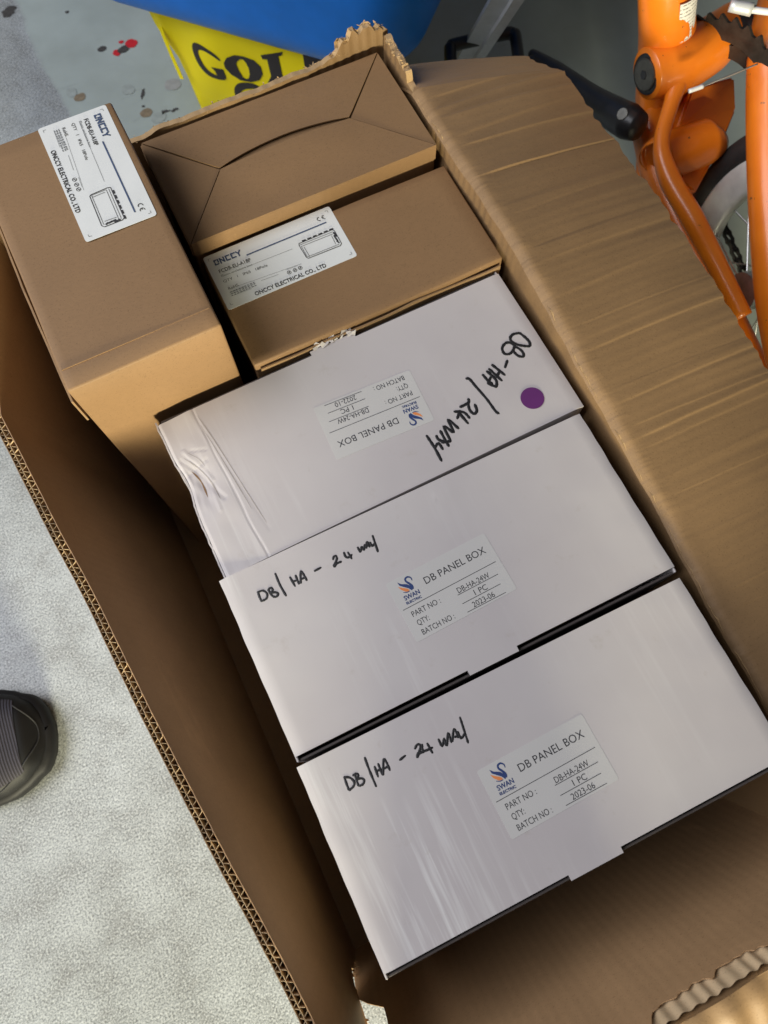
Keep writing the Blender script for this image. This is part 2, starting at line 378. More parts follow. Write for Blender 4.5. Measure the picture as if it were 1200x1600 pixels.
DATA = json.loads('''{"hand":{"b2":[[[-128.0,49.0],[-128.4,46.0],[-128.4,42.0]],[[-128.4,49.2],[-124.3,48.6],[-122.7,45.1],[-124.4,42.3],[-128.4,42.0]],[[-120.7,47.7],[-120.4,44.4],[-119.8,41.8]],[[-120.2,47.9],[-118.4,48.0],[-118.0,45.9],[-119.9,44.6],[-116.8,43.6],[-115.5,41.6],[-117.8,40.4],[-119.8,41.8]],[[-111.5,56.2],[-111.8,47.0],[-111.0,38.0]],[[-103.0,49.1],[-102.4,41.5]],[[-98.9,48.5],[-99.2,41.8]],[[-102.5,45.2],[-98.9,44.8]],[[-97.8,41.8],[-94.4,49.5],[-93.4,46.7],[-93.1,41.7]],[[-96.8,44.2],[-93.3,44.2]],[[-85.2,45.5],[-80.1,45.8]],[[-69.6,47.4],[-68.2,49.0],[-66.7,48.8],[-66.9,46.7],[-69.3,44.2],[-70.9,43.1],[-70.6,42.0],[-68.7,43.4],[-65.0,43.3]],[[-60.3,48.6],[-60.6,45.5],[-59.1,43.9],[-55.9,44.6]],[[-57.7,47.4],[-57.2,42.0]],[[-49.7,47.7],[-49.4,43.8],[-46.9,46.8],[-46.5,44.0],[-44.2,47.3]],[[-44.2,44.5],[-41.8,48.5],[-41.7,44.2]],[[-43.1,45.8],[-41.3,45.7]],[[-40.0,47.2],[-39.7,44.0],[-37.4,45.0]],[[-36.1,50.9],[-37.0,44.8],[-37.9,38.4]]],"b3":[[[-123.8,50.0],[-124.2,45.3],[-124.4,41.4]],[[-123.8,50.1],[-120.5,48.0],[-119.1,44.5],[-120.5,42.3],[-124.2,41.1]],[[-116.9,48.3],[-117.1,45.1],[-117.7,41.0]],[[-118.1,48.5],[-115.5,48.5],[-115.1,46.6],[-117.4,45.3],[-114.0,44.5],[-112.7,42.6],[-114.5,40.7],[-117.0,40.7]],[[-106.3,55.3],[-106.9,46.8],[-107.2,35.7]],[[-102.8,47.3],[-103.4,40.6]],[[-99.9,47.9],[-100.3,40.5]],[[-103.0,44.1],[-99.7,44.2]],[[-99.9,40.2],[-95.5,48.7],[-94.5,46.6],[-94.6,40.9]],[[-98.3,43.5],[-94.2,43.6]],[[-85.8,43.9],[-81.3,44.8]],[[-73.5,46.0],[-70.9,47.7],[-69.3,46.5],[-70.5,44.2],[-73.6,41.9],[-74.4,40.4],[-72.0,42.0],[-68.7,41.7]],[[-68.0,46.3],[-68.9,42.2],[-62.6,41.6]],[[-64.6,45.5],[-64.1,38.6]],[[-56.5,44.6],[-56.3,39.7],[-53.0,43.3],[-53.4,38.5],[-48.8,45.5],[-49.6,39.2]],[[-48.7,39.4],[-44.0,46.1],[-44.1,39.9]],[[-46.2,41.3],[-43.0,40.6]],[[-42.7,43.4],[-42.5,38.7],[-38.8,40.3]],[[-37.0,51.0],[-38.1,43.7],[-39.6,34.0]]],"b1":[[[136.9,8.5],[132.2,9.8],[128.6,8.3],[127.6,5.1],[129.9,0.7],[134.5,-3.3],[138.3,-5.2],[140.0,-2.3],[139.1,3.0],[137.0,8.8]],[[128.1,-0.0],[126.1,4.2],[122.4,5.5],[118.0,2.9],[117.2,-2.0],[120.4,-4.1],[124.4,-3.0],[127.6,-0.8],[130.2,-4.9],[130.5,-9.3],[128.6,-11.0],[125.7,-8.4],[124.4,-3.0]],[[116.2,-8.6],[111.6,-13.0]],[[103.7,-6.5],[108.1,-18.6]],[[99.7,-8.5],[103.6,-21.8]],[[106.3,-14.0],[101.1,-17.6]],[[97.3,-9.6],[99.8,-19.6],[97.1,-24.8]],[[97.1,-24.8],[92.7,-19.1]],[[92.9,-10.8],[94.0,-17.1],[95.6,-20.6]],[[97.6,-15.3],[92.8,-19.1]],[[79.8,-7.8],[81.8,-9.4],[83.1,-17.3],[85.4,-30.4],[86.4,-42.1],[87.7,-45.3]],[[72.8,-24.0],[71.7,-26.5],[67.9,-27.1],[63.8,-27.1]],[[71.2,-26.2],[69.2,-32.4],[70.5,-36.9],[73.8,-35.7],[75.0,-30.4]],[[58.0,-28.5],[64.1,-32.3],[65.8,-38.5]],[[62.1,-29.8],[57.2,-34.6]],[[60.7,-31.6],[62.6,-41.9]],[[54.0,-42.3],[50.4,-32.4],[49.2,-43.3],[44.9,-35.7],[43.8,-48.6]],[[40.7,-38.0],[40.4,-46.8],[40.5,-51.8]],[[43.6,-48.9],[37.1,-46.9]],[[36.1,-40.2],[36.1,-43.6],[39.2,-47.4]],[[29.5,-36.8],[30.2,-48.6],[29.9,-60.0]],[[30.9,-47.9],[34.6,-46.4],[35.2,-52.1]]]},"dot":[117.3,-45.8],"swan":{"len":75.97277808963484,"texts":[["DB PANEL BOX",[23.7,8.9],[73.6,8.9],62],["SWAN",[4.8,5.4],[16.8,5.2],36],["ELECTRIC",[4.5,2.4],[16.3,1.9],20],["PART NO :",[4.2,-7.6],[26.7,-7.7],46],["QTY:",[4.6,-14.7],[13.8,-14.7],46],["BATCH NO :",[4.5,-22.0],[30.2,-22.2],46],["DB-HA-24W",[41.0,-7.8],[66.8,-8.1],46],["1 PC",[50.9,-14.6],[61.1,-14.8],46],["2023-06",[45.6,-21.8],[63.1,-21.9],46]],"lines":[[[0.0,0.0],[76.0,0.0]],[[39.6,-8.6],[72.8,-8.8]],[[39.6,-15.6],[70.8,-15.8]],[[39.7,-22.5],[70.9,-22.9]]],"corners":[[-0.9,23.0],[75.9,21.4],[79.9,-20.4],[-2.2,-23.3]],"neck":[[16.0,16.1],[16.1,18.3],[14.4,19.9],[12.3,19.5],[11.8,17.6],[13.1,15.1],[14.0,12.5],[13.4,10.4]],"wing":[[5.8,19.7],[7.8,17.4],[11.5,15.4],[13.2,12.9],[13.5,10.5],[12.5,9.7],[11.1,12.2],[8.2,14.9],[6.2,16.9]],"orange":[[4.8,16.7],[7.2,14.6],[10.0,12.6],[11.2,10.9],[10.2,10.3],[8.2,10.9],[5.8,13.7]],"streak":[[6.3,11.4],[8.7,10.2],[11.0,10.1]]},"swanpos":{"b2":[-40.6,-8.3,1.96],"b3":[-40.2,-7.1,1.48],"b1":[40.1,-5.1,177.04]},"onccy":{"corners":[[-0.3,54.0],[113.2,54.2],[113.2,0.0],[0.0,0.0]],"texts":[["FCDB-EU-A18P",[7.1,34.9],[34.5,34.2],24],["Plastic enclosure box",[7.1,31.0],[34.0,30.1],16],["QTY   1   IP65   18Pole",[6.5,25.2],[44.6,23.7],20],["RoHS",[7.6,17.1],[16.2,17.0],20],["ONCCY ELECTRICAL CO., LTD",[24.9,2.4],[87.3,1.7],30]],"lines":[[[33.4,41.2],[105.4,41.1],1.0],[[7.4,31.2],[69.4,29.9],0.25],[[10.0,17.7],[70.1,13.5],0.2],[[7.0,14.4],[29.3,13.5],0.25],[[6.9,12.6],[27.0,11.6],0.2],[[6.7,10.9],[24.5,10.1],0.25],[[34.2,13.5],[49.3,12.5],0.25],[[56.7,13.7],[66.8,13.3],0.2]],"circles":[[[57.8,10.4],1.4],[[62.9,10.3],1.4],[[67.6,10.3],1.4]],"logo":[[6.3,43.7],[29.6,42.8],[6.8,48.1]],"ce":[[99.3,44.2],[105.5,44.3]],"draw":[[[76.3,32.2],[106.5,32.2],[107.8,30.6],[107.8,16.6],[106.0,15.0],[77.3,15.7],[76.3,17.2],[75.7,30.0],[76.3,32.2]],[[77.0,28.7],[106.3,28.2],[105.8,17.4]],[[77.0,28.7],[77.0,17.2]],[[76.9,30.6],[106.3,30.1]],[[77.0,17.2],[105.8,16.7]],[[78.7,27.2],[79.0,17.2]],[[103.6,27.3],[103.2,18.0]]],"blocks":[[[79.6,33.1],[82.9,33.0]],[[84.5,33.0],[87.9,32.9]],[[89.5,33.0],[92.8,32.9]],[[94.4,32.9],[97.8,32.8]],[[99.4,32.9],[102.8,32.8]],[[104.4,32.9],[107.8,32.8]]],"blob":[[[105.5,26.4],[105.7,22.6]],[[105.6,23.1],[106.0,20.1]],[[105.3,20.4],[106.4,18.0]],[[106.5,29.4],[107.2,24.5]]]},"onpos_mid":[-109.7,-0.5,0.05],"onpos_left":[-3.2,110.6,-90.68],"gold":{"Gpath":[[78.3,128.0],[70.4,133.5],[57.0,136.5],[45.0,133.4],[40.7,124.7],[44.5,111.9],[53.6,102.5],[66.6,99.8],[78.4,101.2]],"Gjaw":[[62.5,113.4],[79.5,115.5],[81.2,101.4],[69.7,99.7],[67.0,108.6]],"Oout":[[82.8,125.6],[88.9,134.8],[100.3,141.3],[112.6,142.9],[126.3,141.7],[134.0,134.6],[134.8,124.1],[128.3,113.4],[115.8,106.6],[101.0,104.9],[89.7,110.3],[83.2,118.1]],"Oin":[[101.5,132.2],[105.9,137.1],[111.3,138.3],[114.5,134.0],[116.6,127.2],[116.4,118.5],[113.6,111.5],[109.7,109.4],[105.3,111.1],[102.1,118.5],[100.5,124.4],[99.7,128.5]],"L":[[137.0,152.1],[167.1,164.7],[165.7,160.2],[160.6,157.1],[162.5,132.6],[162.7,119.7],[139.1,111.2],[146.5,125.6],[144.9,148.7],[138.7,146.9]],"D":[[192.7,171.0],[217.7,176.0],[217.9,158.0],[194.2,150.8]],"C":[[90.5,74.0],[93.1,86.5],[100.1,95.1],[110.4,99.7],[121.1,101.7],[128.7,97.8]],"refs":{"tl":[-10.3,175.4],"bl":[15.2,27.6],"tubR":[328.2,206.0],"tub540":[246.8,181.8],"s0":[-18.1,177.3],"s1":[11.7,83.3]}}}''')

# ------------------------------------------------------------------ floor
fl = mesh('floor', [(-3, -4, 0), (4, -4, 0), (4, 5, 0), (-3, 5, 0)], [(0, 1, 2, 3)], FLOOR); fl['kind'] = 'structure'
def blob(name, x, y, rx, ry, mat, rot=0.0, z=0.0006, n=22, rag=0.18, seed=1.0):
    V = [(0, 0, 0)]
    for k in range(n):
        g = 2 * math.pi * k / n; r = 1 + rag * fn3(math.cos(g) * 1.7 + seed, math.sin(g) * 1.7, seed)
        a, b = rx * r * math.cos(g), ry * r * math.sin(g); V.append((a * math.cos(rot) - b * math.sin(rot), a * math.sin(rot) + b * math.cos(rot), 0))
    o = mesh(name, V, [(0, 1 + k, 1 + (k + 1) % n) for k in range(n)], mat, fl); o.location = (x, y, z)
blob('red_paint_splash', 0.005, 0.974, 0.0095, 0.0085, RED, seed=2); blob('red_paint_splash', -0.020, 0.966, 0.006, 0.006, RED, seed=5)
blob('red_paint_splash', -0.007, 0.983, 0.004, 0.003, RED, seed=9)
blob('dark_spot', -0.009, 0.968, 0.010, 0.0055, TAR, 0.25, 0.0010, seed=4, rag=0.5); blob('dark_spot', -0.037, 0.983, 0.007, 0.005, TAR, 0.1, seed=7)
blob('brown_stain', -0.096, 0.911, 0.009, 0.007, RUST, 0.2, seed=3); blob('grey_stain', -0.104, 0.925, 0.008, 0.009, DAMP, seed=13)
blob('brown_stain', -0.02, 0.842, 0.009, 0.008, RUST, seed=11); blob('grey_stain', -0.008, 0.826, 0.011, 0.010, DAMP, seed=17)
blob('grey_stain', -0.029, 0.894, 0.009, 0.010, DAMP, seed=19); blob('pinkish_stain', 0.032, 0.874, 0.012, 0.011, DAMP2, seed=23)
blob('dark_spot', -0.137, 1.115, 0.012, 0.008, TAR, 0.5, seed=29, rag=0.6)
blob('dark_spot', -0.012, 0.878, 0.002, 0.011, TAR, -0.5, seed=31, rag=0.7)
blob('dark_spot', 0.004, 0.832, 0.006, 0.003, TAR, 0.1, seed=33, rag=0.9); blob('dark_spot', 0.018, 0.829, 0.005, 0.003, TAR, 0.1, seed=35, rag=0.9)
blob('dark_spot', -0.02, 0.855, 0.0022, 0.002, TAR, seed=37); blob('dark_spot', -0.06, 1.075, 0.003, 0.0025, TAR, seed=41)


# ------------------------------------------------------------------ carton
carton = empty('carton', (0, 0.1, 0), 0, 'big open brown corrugated carton holding white and brown boxes', 'carton')
CO = Vector((0, 0.1, 0))
def cpt(x, y, z): return Vector((x, y, z)) - CO
o = bm_obj('bottom', bm_box(-0.2028, 0.175, -0.3425, 0.35, 0.001, 0.007), K_DARK, carton)

# left wall: leans outwards, rim cut clean so that the flutes show
RIM_L = [(0.47, -0.205), (0.40, -0.222), (0.259, -0.2506), (0.112, -0.2349), (-0.0033, -0.2229), (-0.1157, -0.2111), (-0.210, -0.2004), (-0.30, -0.190)]
def rim_lx(y):
    for (y0, x0), (y1, x1) in zip(RIM_L, RIM_L[1:]):
        if y <= y0 and y >= y1: return x0 + (x1 - x0) * (y0 - y) / (y0 - y1)
    return RIM_L[-1][1] if y < RIM_L[-1][0] else RIM_L[0][1]
def left_pt(y, h, off):
    """h 0..1 up the wall, off = metres outwards through the board"""
    zr = H + 0.008 + 0.0015 * fn1(y * 30, 2) + 0.001 * fn1(y * 110, 5)
    wav = 0.002 * fn1(y * 9, 3.1)
    xb = -0.203; xr = rim_lx(y) + wav
    hh = h ** 1.15
    return cpt(xb + (xr - xb) * hh - off, y, 0.002 + (zr - 0.002) * h)
Y0, Y1 = 0.452, -0.272
def left_end(h): return (-0.2425 + (Y1 + 0.2425) * smooth01(0.30, 0.42, h)) + 0.006 * smooth01(.3, .4, h) * fn1(h * 40, 9) + 0.004 * fn1(h * 130, 4)
def Lfn(off):
    def f(u, v):
        h = 1 - v; y = Y0 + (left_end(h) - Y0) * u
        return left_pt(y, h, off)
    return f
lw = sheet('left_wall', Lfn(0.0), 120, 24, 0.0005, K_WALL, carton)
TH = 0.0072
lo_ = sheet('outer_liner', Lfn(TH), 120, 24, 0.0005, K_CARTON, lw)
for nm, o0, o1, pitch, ph in (('flute', 0.0006, 0.0042, 0.0078, 0.0), ('flute', 0.0046, TH - 0.0001, 0.0058, 0.3)):
    V, F = [], []; L = Y0 - Y1; cnt = int(L / pitch * 8); rows = [1.0, 0.985, 0.96, 0.93, 0.88]
    for i in range(cnt + 1):
        s = i / 8 + ph; y = Y0 - i * pitch / 8
        k = 0.5 + 0.5 * max(-1, min(1, 1.25 * math.sin(2 * math.pi * s + 0.5 * fn1(y * 60, 1))))
        for h in rows:
            for dt in (0.0, 0.00042):
                q = left_pt(y - (dt * 0.8 if math.cos(2 * math.pi * s) > 0 else -dt * 0.8), h - 0.0015 * (0.5 + fn1(y * 300, 7)), o0 + (o1 - o0) * k + dt * 0.35); V.append(q)
    R_ = len(rows) * 2
    for i in range(cnt):
        for j in range(len(rows) - 1):
            a = i * R_ + j * 2
            F.append((a, a + R_, a + R_ + 2, a + 2)); F.append((a + 1, a + 3, a + R_ + 3, a + R_ + 1))
        F.append((i * R_, i * R_ + 1, (i + 1) * R_ + 1, (i + 1) * R_))
    mesh(nm, V, F, K_FLUTE, lw)
sheet('middle_liner', lambda u, v: left_pt(Y0 + (Y1 - Y0) * u, 0.999 - 0.12 * v, 0.0043), 120, 3, 0.0003, K_FLUTE, lw)
# torn end of the left wall at the split corner
acc = ([], [], [])
for k in range(70):
    h = random.uniform(0.1, 1.0); y = left_end(h); off = random.uniform(0.0, TH)
    q = left_pt(y, h, off); d = Vector((random.uniform(-.3, .8), random.uniform(-1, -.1), random.uniform(-.3, .9))).normalized()
    s = random.uniform(0.002, 0.009); w = Vector((random.uniform(-1, 1), random.uniform(-1, 1), random.uniform(-1, 1))).normalized() * random.uniform(0.0006, 0.002)
    mid = q + d * s * 0.5 + Vector((random.uniform(-1, 1), 0, random.uniform(-1, 1))) * 0.001
    merge(acc, [q - w, q + w, mid + w * .8, mid - w * .8, q + d * s], [(0, 1, 2, 3), (3, 2, 4)])
o = mesh('torn_paper', acc[0], acc[1], K_TORN, lw); o['kind'] = 'stuff'

# back wall
def back_top(x): return H + 0.0245 + 0.0016 * fn1(x * 45, 4) + 0.0008 * fn1(x * 140, 8) - 0.004 * smooth01(-0.02, -0.075, x) + 0.011 * smooth01(0.10, 0.14, x) * (1 + fn1(x * 160, 3))
def back_y(x, z): return 0.4440 + 0.006 * smooth01(0.06, 0.165, x) + 0.05 * max(0, z - H) - 0.0012 * fn1(x * 60, 6)
def Bfn(u, v):
    x = -0.262 + (0.172 + 0.262) * u; zt = back_top(x); z = 0.002 + (zt - 0.002) * (1 - v)
    y = back_y(x, z) + 0.0005 * math.sin(x * 2 * math.pi / 0.0085) * smooth01(H - 0.03, H + 0.03, z) * smooth01(0.06, 0.13, x)
    return cpt(x, y, z)
sheet('back_wall', Bfn, 200, 26, -0.0052, K_CARTON, carton, True, K_TORN)

# right wall and the flap folded outwards
def crease(y):
    x = 0.1675 + 0.002 * fn1(y * 8, 2) + 0.0012 * fn1(y * 45, 6)
    z = H + 0.026 - 0.052 * smooth01(0.25, -0.25, y) + 0.0018 * fn1(y * 60, 1) + 0.0012 * fn1(y * 170, 4)
    return x, z
YR0, YR1 = 0.447, -0.30
def Rfn(u, v):
    y = YR0 + (YR1 - YR0) * u; xc, zc = crease(y)
    if y > 0.40: zc += 0.004 + 0.003 * fn1(y * 260, 3)
    else: zc -= 0.004
    z = 0.002 + (zc - 0.002) * (1 - v)
    rip = 0.00045 * (0.6 + fn1(y * 33, 8)) * smooth01(0.12, 0.34, y) * math.sin(y * 2 * math.pi / 0.0088 + 2.5 * fn1(y * 20, 5)) * smooth01(H - 0.05, H + 0.01, z) * smooth01(-0.05, 0.2, y)
    return cpt(xc - 0.002 + 0.004 * v * 0 + rip - 0.004 * smooth01(H - 0.0, H - 0.12, z), y, z)
sheet('right_wall', lambda u, v: Rfn(1 - u, v), 420, 22, 0.0060, K_CARTON, carton, True, K_TORN)
RIDGES = []
yy = 0.385
while yy > -0.28:
    RIDGES.append((yy, random.choice((0.25, 0.4, 0.55, 1.0, 1.3)) * (1.0 if yy > 0.02 else 0.5), random.uniform(0.0006, 0.0012), random.uniform(-0.004, 0.010)))
    yy -= random.choice((0.009, 0.013, 0.019, 0.026, 0.034, 0.011))
def flap_pt(u, v):
    # u along the crease (0 far .. 1 near), v 0 at the crease .. 1 outer edge
    ye = 0.460 - 0.034 * v
    y = ye + (YR1 - ye) * u
    xc, zc = crease(y); zs = H + 0.026 - 0.052 * smooth01(0.25, -0.25, y); zc = zc + (zs - zc) * (0.55 + 0.45 * smooth01(0.0, 0.10, v))
    rough_edge = 0.002 * fn1(y * 40, 21) + 0.003 * fn1(y * 120, 23)
    wdt = 0.136 + 0.006 * smooth01(0.3, 0.0, y) + rough_edge
    t = v
    x = xc - 0.0035 + (wdt + 0.004) * t
    z = zc - 0.0055 * max(0, 1 - t / 0.055) ** 2 - 0.006 * t - 0.012 * t * t
    rr = 0.0
    for (yr, a, w, sk) in RIDGES:
        d = y - (yr + sk * t + 0.0004 * fn1(t * 5, yr * 50))
        if True:
            s = d / w
            prof = math.tanh(s * 2.2) * math.exp(-abs(s) * 0.12) * (1 if int(yr * 997) % 3 else -0.8)
            rr += a * prof
    z += (0.00026 + 0.00050 * smooth01(0.10, 0.32, y)) * rr * smooth01(0.03, 0.22, t) * (1.0 - 0.25 * t)
    z += 0.00003 * math.sin(y * 2 * math.pi / 0.0078 + 2 * fn1(y * 30, 4)) * smooth01(0.02, 0.2, t)
    z += 0.0012 * fn3(y * 6, t * 1.2, 4) + 0.00012 * fn3(y * 45, t * 3, 8) + 0.00002 * fn3(y * 70, t * 1.0, 1) + 0.00003 * fn3(y * 150, t * 60, 7)
    # far end is bent down, away from the light
    z -= 0.55 * max(0, y - 0.388 + 0.026 * t)
    # crushed fibres on the crease
    cr = smooth01(0.16, 0.02, t)
    z += cr * (0.0004 * fn3(y * 90, t * 40, 2) + 0.0002 * fn3(y * 420, t * 120, 9))
    return cpt(x, y, z)
sheet('right_flap', lambda u, v: flap_pt(1 - u, v), 1500, 30, -0.0045, K_CARTON, carton, True, K_TORN)
acc = ([], [], [])
def fibre(q, s, w, updir=0.6):
    d = Vector((random.uniform(-1, 1), random.uniform(-1, 1), updir)).normalized()
    ww = Vector((random.uniform(-1, 1), random.uniform(-1, 1), random.uniform(-.4, .4))).normalized() * w
    mid = q + d * s * 0.55 + Vector((random.uniform(-1, 1), random.uniform(-1, 1), 0)) * s * 0.2
    merge(acc, [q - ww, q + ww, mid + ww * .7, mid - ww * .7, q + d * s], [(0, 1, 2, 3), (3, 2, 4)])
for k in range(40):
    y = random.uniform(0.405, 0.445); xc, zc = crease(y)
    if y > 0.40: zc += 0.005
    fibre(cpt(xc + random.uniform(-0.003, 0.002), y, zc + random.uniform(-0.002, 0.003)), random.uniform(0.001, 0.003), random.uniform(0.0005, 0.0014), 0.25)
o = mesh('torn_paper', acc[0], acc[1], K_TORN, carton); o['kind'] = 'stuff'
acc = ([], [], [])
for k in range(130):
    x = random.uniform(-0.07, 0.168); big = smooth01(0.07, 0.13, x)
    zt = back_top(x)
    fibre(cpt(x, back_y(x, zt) + random.uniform(0.0, 0.007), zt - 0.001), random.uniform(0.001, 0.002 + 0.0035 * big), random.uniform(0.0006, 0.0016 + 0.0034 * big), 0.35)
o = mesh('torn_paper', acc[0], acc[1], K_TORN, carton); o['kind'] = 'stuff'

# near wall: leans outwards, its inner liner torn off along the rim
def near_top(x): return H + 0.014 + 0.002 * fn1(x * 30, 3) + 0.050 * smooth01(-0.010, -0.045, x)  # unseen left part raised to keep the key lamp off the white lids
def near_pt(x, h, off):
    yb = -0.240; yr = -0.2975 + 0.003 * fn1(x * 10, 1) - 0.014 * smooth01(-0.010, -0.045, x); z = 0.002 + (near_top(x) - 0.002) * h
    return cpt(x, yb + (yr - yb) * h ** 1.3 - off, z)
XN0, XN1 = -0.1735, 0.1755
def near_liner_top(x): return 0.962 + 0.010 * fn1(x * 60, 2) + 0.014 * fn1(x * 160, 5) + 0.03 * smooth01(-0.01, -0.05, x)
def near_x0(h): return XN0 - 0.010 * (1 - h) - 0.022 * smooth01(0.42, 0.30, h) + 0.0015 * fn1(h * 60, 3)
nw = sheet('near_wall', lambda u, v: near_pt(near_x0((1 - v)) + (XN1 - near_x0(1 - v)) * u, near_liner_top(XN0 + (XN1 - XN0) * u) * (1 - v), 0.0), 160, 20, 0.0006, K_WALLX, carton)
V, F = [], []; cnt = int((XN1 - XN0) / 0.0095 * 10); rows = [1.0, 0.97, 0.94, 0.90, 0.84]
for i in range(cnt + 1):
    x = XN0 + i * 0.0095 / 10
    for h in rows: V.append(near_pt(x, h, 0.0024 - (0.0007 + 0.0005 * fn1(x * 70, 2)) * math.sin(2 * math.pi * i / 10 + 1.2 * fn1(x * 45, 6))))
for i in range(cnt):
    for j in range(len(rows) - 1): a = i * len(rows) + j; F.append((a, a + 1, a + 1 + len(rows), a + len(rows)))
mesh('flute', V, F, K_FLUTE, nw, True)
sheet('outer_liner', lambda u, v: near_pt(XN0 + (XN1 - XN0) * u, 1.0 - v, 0.0058), 80, 10, 0.0006, K_CARTON, nw)
def nflap(u, v):
    x = XN0 + (XN1 - XN0) * u; q = near_pt(x, 1.0, 0.0060)
    return q + Vector((0, -0.15 * v, 0.004 * math.sin(min(1, 6 * v) * math.pi) - 0.07 * v + 0.002 * fn3(x * 20, v * 6) + 0.0015 * math.sin(x * 2 * math.pi / 0.021) * smooth01(0, .1, v)))
sheet('near_flap', lambda u, v: nflap(u, v), 120, 20, -0.005, K_CARTON, carton)

# ------------------------------------------------------------------ white boxes
BW, BD, HB = 0.300, 0.1385, None
def make_white(key, x, y, dz, rz, label, flip=False):
    top = H + dz
    root = empty('panel_box', (x, y, 0.0075), rz, label, 'box', 'white panel boxes')
    tz = top - 0.0075
    mat = WHITE[key]; w2, d2 = BW / 2, BD / 2; th = 0.0018; sgn = -1 if not flip else 1
    # body walls; the tab side is lower so that the tuck slot stays open
    lowL = 0.042 if key == 'b1' else 0.0024
    def wall(nm, x0, x1, y0, y1, zt): return bm_obj(nm, bm_box(x0, x1, y0, y1, 0.0, zt, 0.0005, 1), mat if nm != 'front_panel' else SHADED_CARD, root)
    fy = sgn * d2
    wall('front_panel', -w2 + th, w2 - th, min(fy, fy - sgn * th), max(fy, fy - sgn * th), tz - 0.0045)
    wall('back_panel', -w2 + th, w2 - th, min(-fy, -fy + sgn * th), max(-fy, -fy + sgn * th), tz - 0.0022)
    wall('side_panel', -w2, -w2 + th - 0.0002, -d2, d2, tz - lowL); wall('side_panel', w2 - th + 0.0002, w2, -d2, d2, tz - 0.0024)
    bm_obj('inner_flap', bm_box(-w2 + 0.004, w2 - 0.004, min(fy - sgn * 0.004, fy - sgn * 0.0215), max(fy - sgn * 0.004, fy - sgn * 0.0215), tz - 0.014, tz - 0.0125), K_DARK, root)
    # lid: grid with a tab in the middle of the tuck edge
    tab0, tab1 = (-0.019, 0.0195) if not flip else (-0.0195, 0.019)
    xs = sorted(set([round(-w2 + BW * i / 60, 5) for i in range(61)] + [tab0, tab0 - 1e-4, tab1, tab1 + 1e-4])); ys = [i / (90 if key == 'b1' else 30) for i in range((90 if key == 'b1' else 30) + 1)]
    if key == 'b1': xs = sorted(set(xs + [round(-0.15 + 0.0008 * i, 5) for i in range(56)]))
    def lid_z(px, py):
        z = (0.0009 * fn3(px * 9 + x * 7, py * 9 + y * 5, 2) + 0.0002 * fn3(px * 40, py * 40, y) - 0.0003) * smooth01(0.055, 0.12, abs(px)) - 0.0012 * smooth01(w2 - 0.003, w2, abs(px)) ** 2
        if key == 'b1':
            e = -0.1215 + 0.05 * (0.06 - py) * 0.6 - 0.001 * fn1(py * 40, 3); s = smooth01(e, e - 0.004, px); d = max(0, e - px)
            z -= 0.05 * d + 0.00035 * max(0, 1 - abs(px - e) / 0.0016)
            for (ax, ay, bx, by, dep, wd) in ((-0.121, 0.045, -0.108, -0.05, -0.0006, 0.0016), (-0.146, 0.030, -0.128, -0.012, -0.0016, 0.0022), (-0.141, 0.036, -0.131, 0.005, 0.0014, 0.002), (-0.150, 0.016, -0.129, 0.022, -0.0012, 0.002), (-0.136, 0.034, -0.126, 0.030, -0.001, 0.0016), (-0.133, 0.012, -0.134, -0.02, 0.001, 0.0018)):
                lx, ly = bx - ax, by - ay; tt = max(0, min(1, ((px - ax) * lx + (py - ay) * ly) / (lx * lx + ly * ly)))
                dd = math.hypot(px - ax - lx * tt, py - ay - ly * tt); z += 0.20 * dep * max(0, 1 - dd / (wd * 1.3))
            g = math.exp(-((px + 0.142) / 0.011) ** 2 - ((py - 0.012) / 0.020) ** 2)
            z += g * (-0.0018 + 0.0006 * fn3(px * 220, py * 90, 5)) + 0.0006 * s * fn3(px * 60, py * 30, 8)
            pass
        if key == 'b2':
            z += 0.0006 * math.exp(-((px - 0.026) / 0.008) ** 2 - ((py - 0.055) / 0.003) ** 2)
        return z
    def lid_x(px, py):
        if key != 'b1': return px + (0.0006 * fn1(py * 60, y) if abs(px) > w2 - 1e-4 else 0)
        k = smooth01(-0.120, -0.150, px); g = math.exp(-((py - 0.010) / 0.018) ** 2)
        return px + k * (0.0030 * g + 0.0003 * fn1(py * 90, 2)) - k * 0.001
    P, F = [], []; ny = len(ys); nx = len(xs)
    for px in xs:
        rec = 0.0 if tab0 <= px <= tab1 else 0.0038
        yn = (-d2 + rec) if sgn < 0 else -d2; yf = d2 if sgn < 0 else d2 - rec
        for t in ys:
            py = yn + (yf - yn) * t; P.append(Vector((lid_x(px, py), py, tz + lid_z(px, py))))
    top_n = len(P); P += [q - Vector((0, 0, 0.0014)) for q in P]
    for i in range(nx - 1):
        for j in range(ny - 1):
            a = i * ny + j; F.append((a, a + ny, a + ny + 1, a + 1)); b = a + top_n; F.append((b, b + 1, b + ny + 1, b + ny))
    ns = len(F)
    for i in range(nx - 1):
        a = i * ny; F.append((a, a + top_n, a + ny + top_n, a + ny)); a += ny - 1; F.append((a, a + ny, a + ny + top_n, a + top_n))
    for j in range(ny - 1):
        a = j; F.append((a, a + 1, a + 1 + top_n, a + top_n)); a = (nx - 1) * ny + j; F.append((a, a + top_n, a + top_n + 1, a + 1))
    lid = mesh('lid', P, F, mat, root, True)
    if key == 'b1':
        for p_ in lid.data.polygons:
            if p_.center.x < -0.117: p_.use_smooth = False
    for k, p_ in enumerate(lid.data.polygons):
        if k >= ns: p_.use_smooth = False
    sharp_flat(lid.data)
    # sticker
    S = DATA['swan']; ox, oy, ang = DATA['swanpos'][key]
    lab = paper_mesh('label', round_poly([(-2.2, -24.5), (79.5, -24.5), (79.5, 22.6), (-2.2, 22.6)], 2.0), PAPER, root)
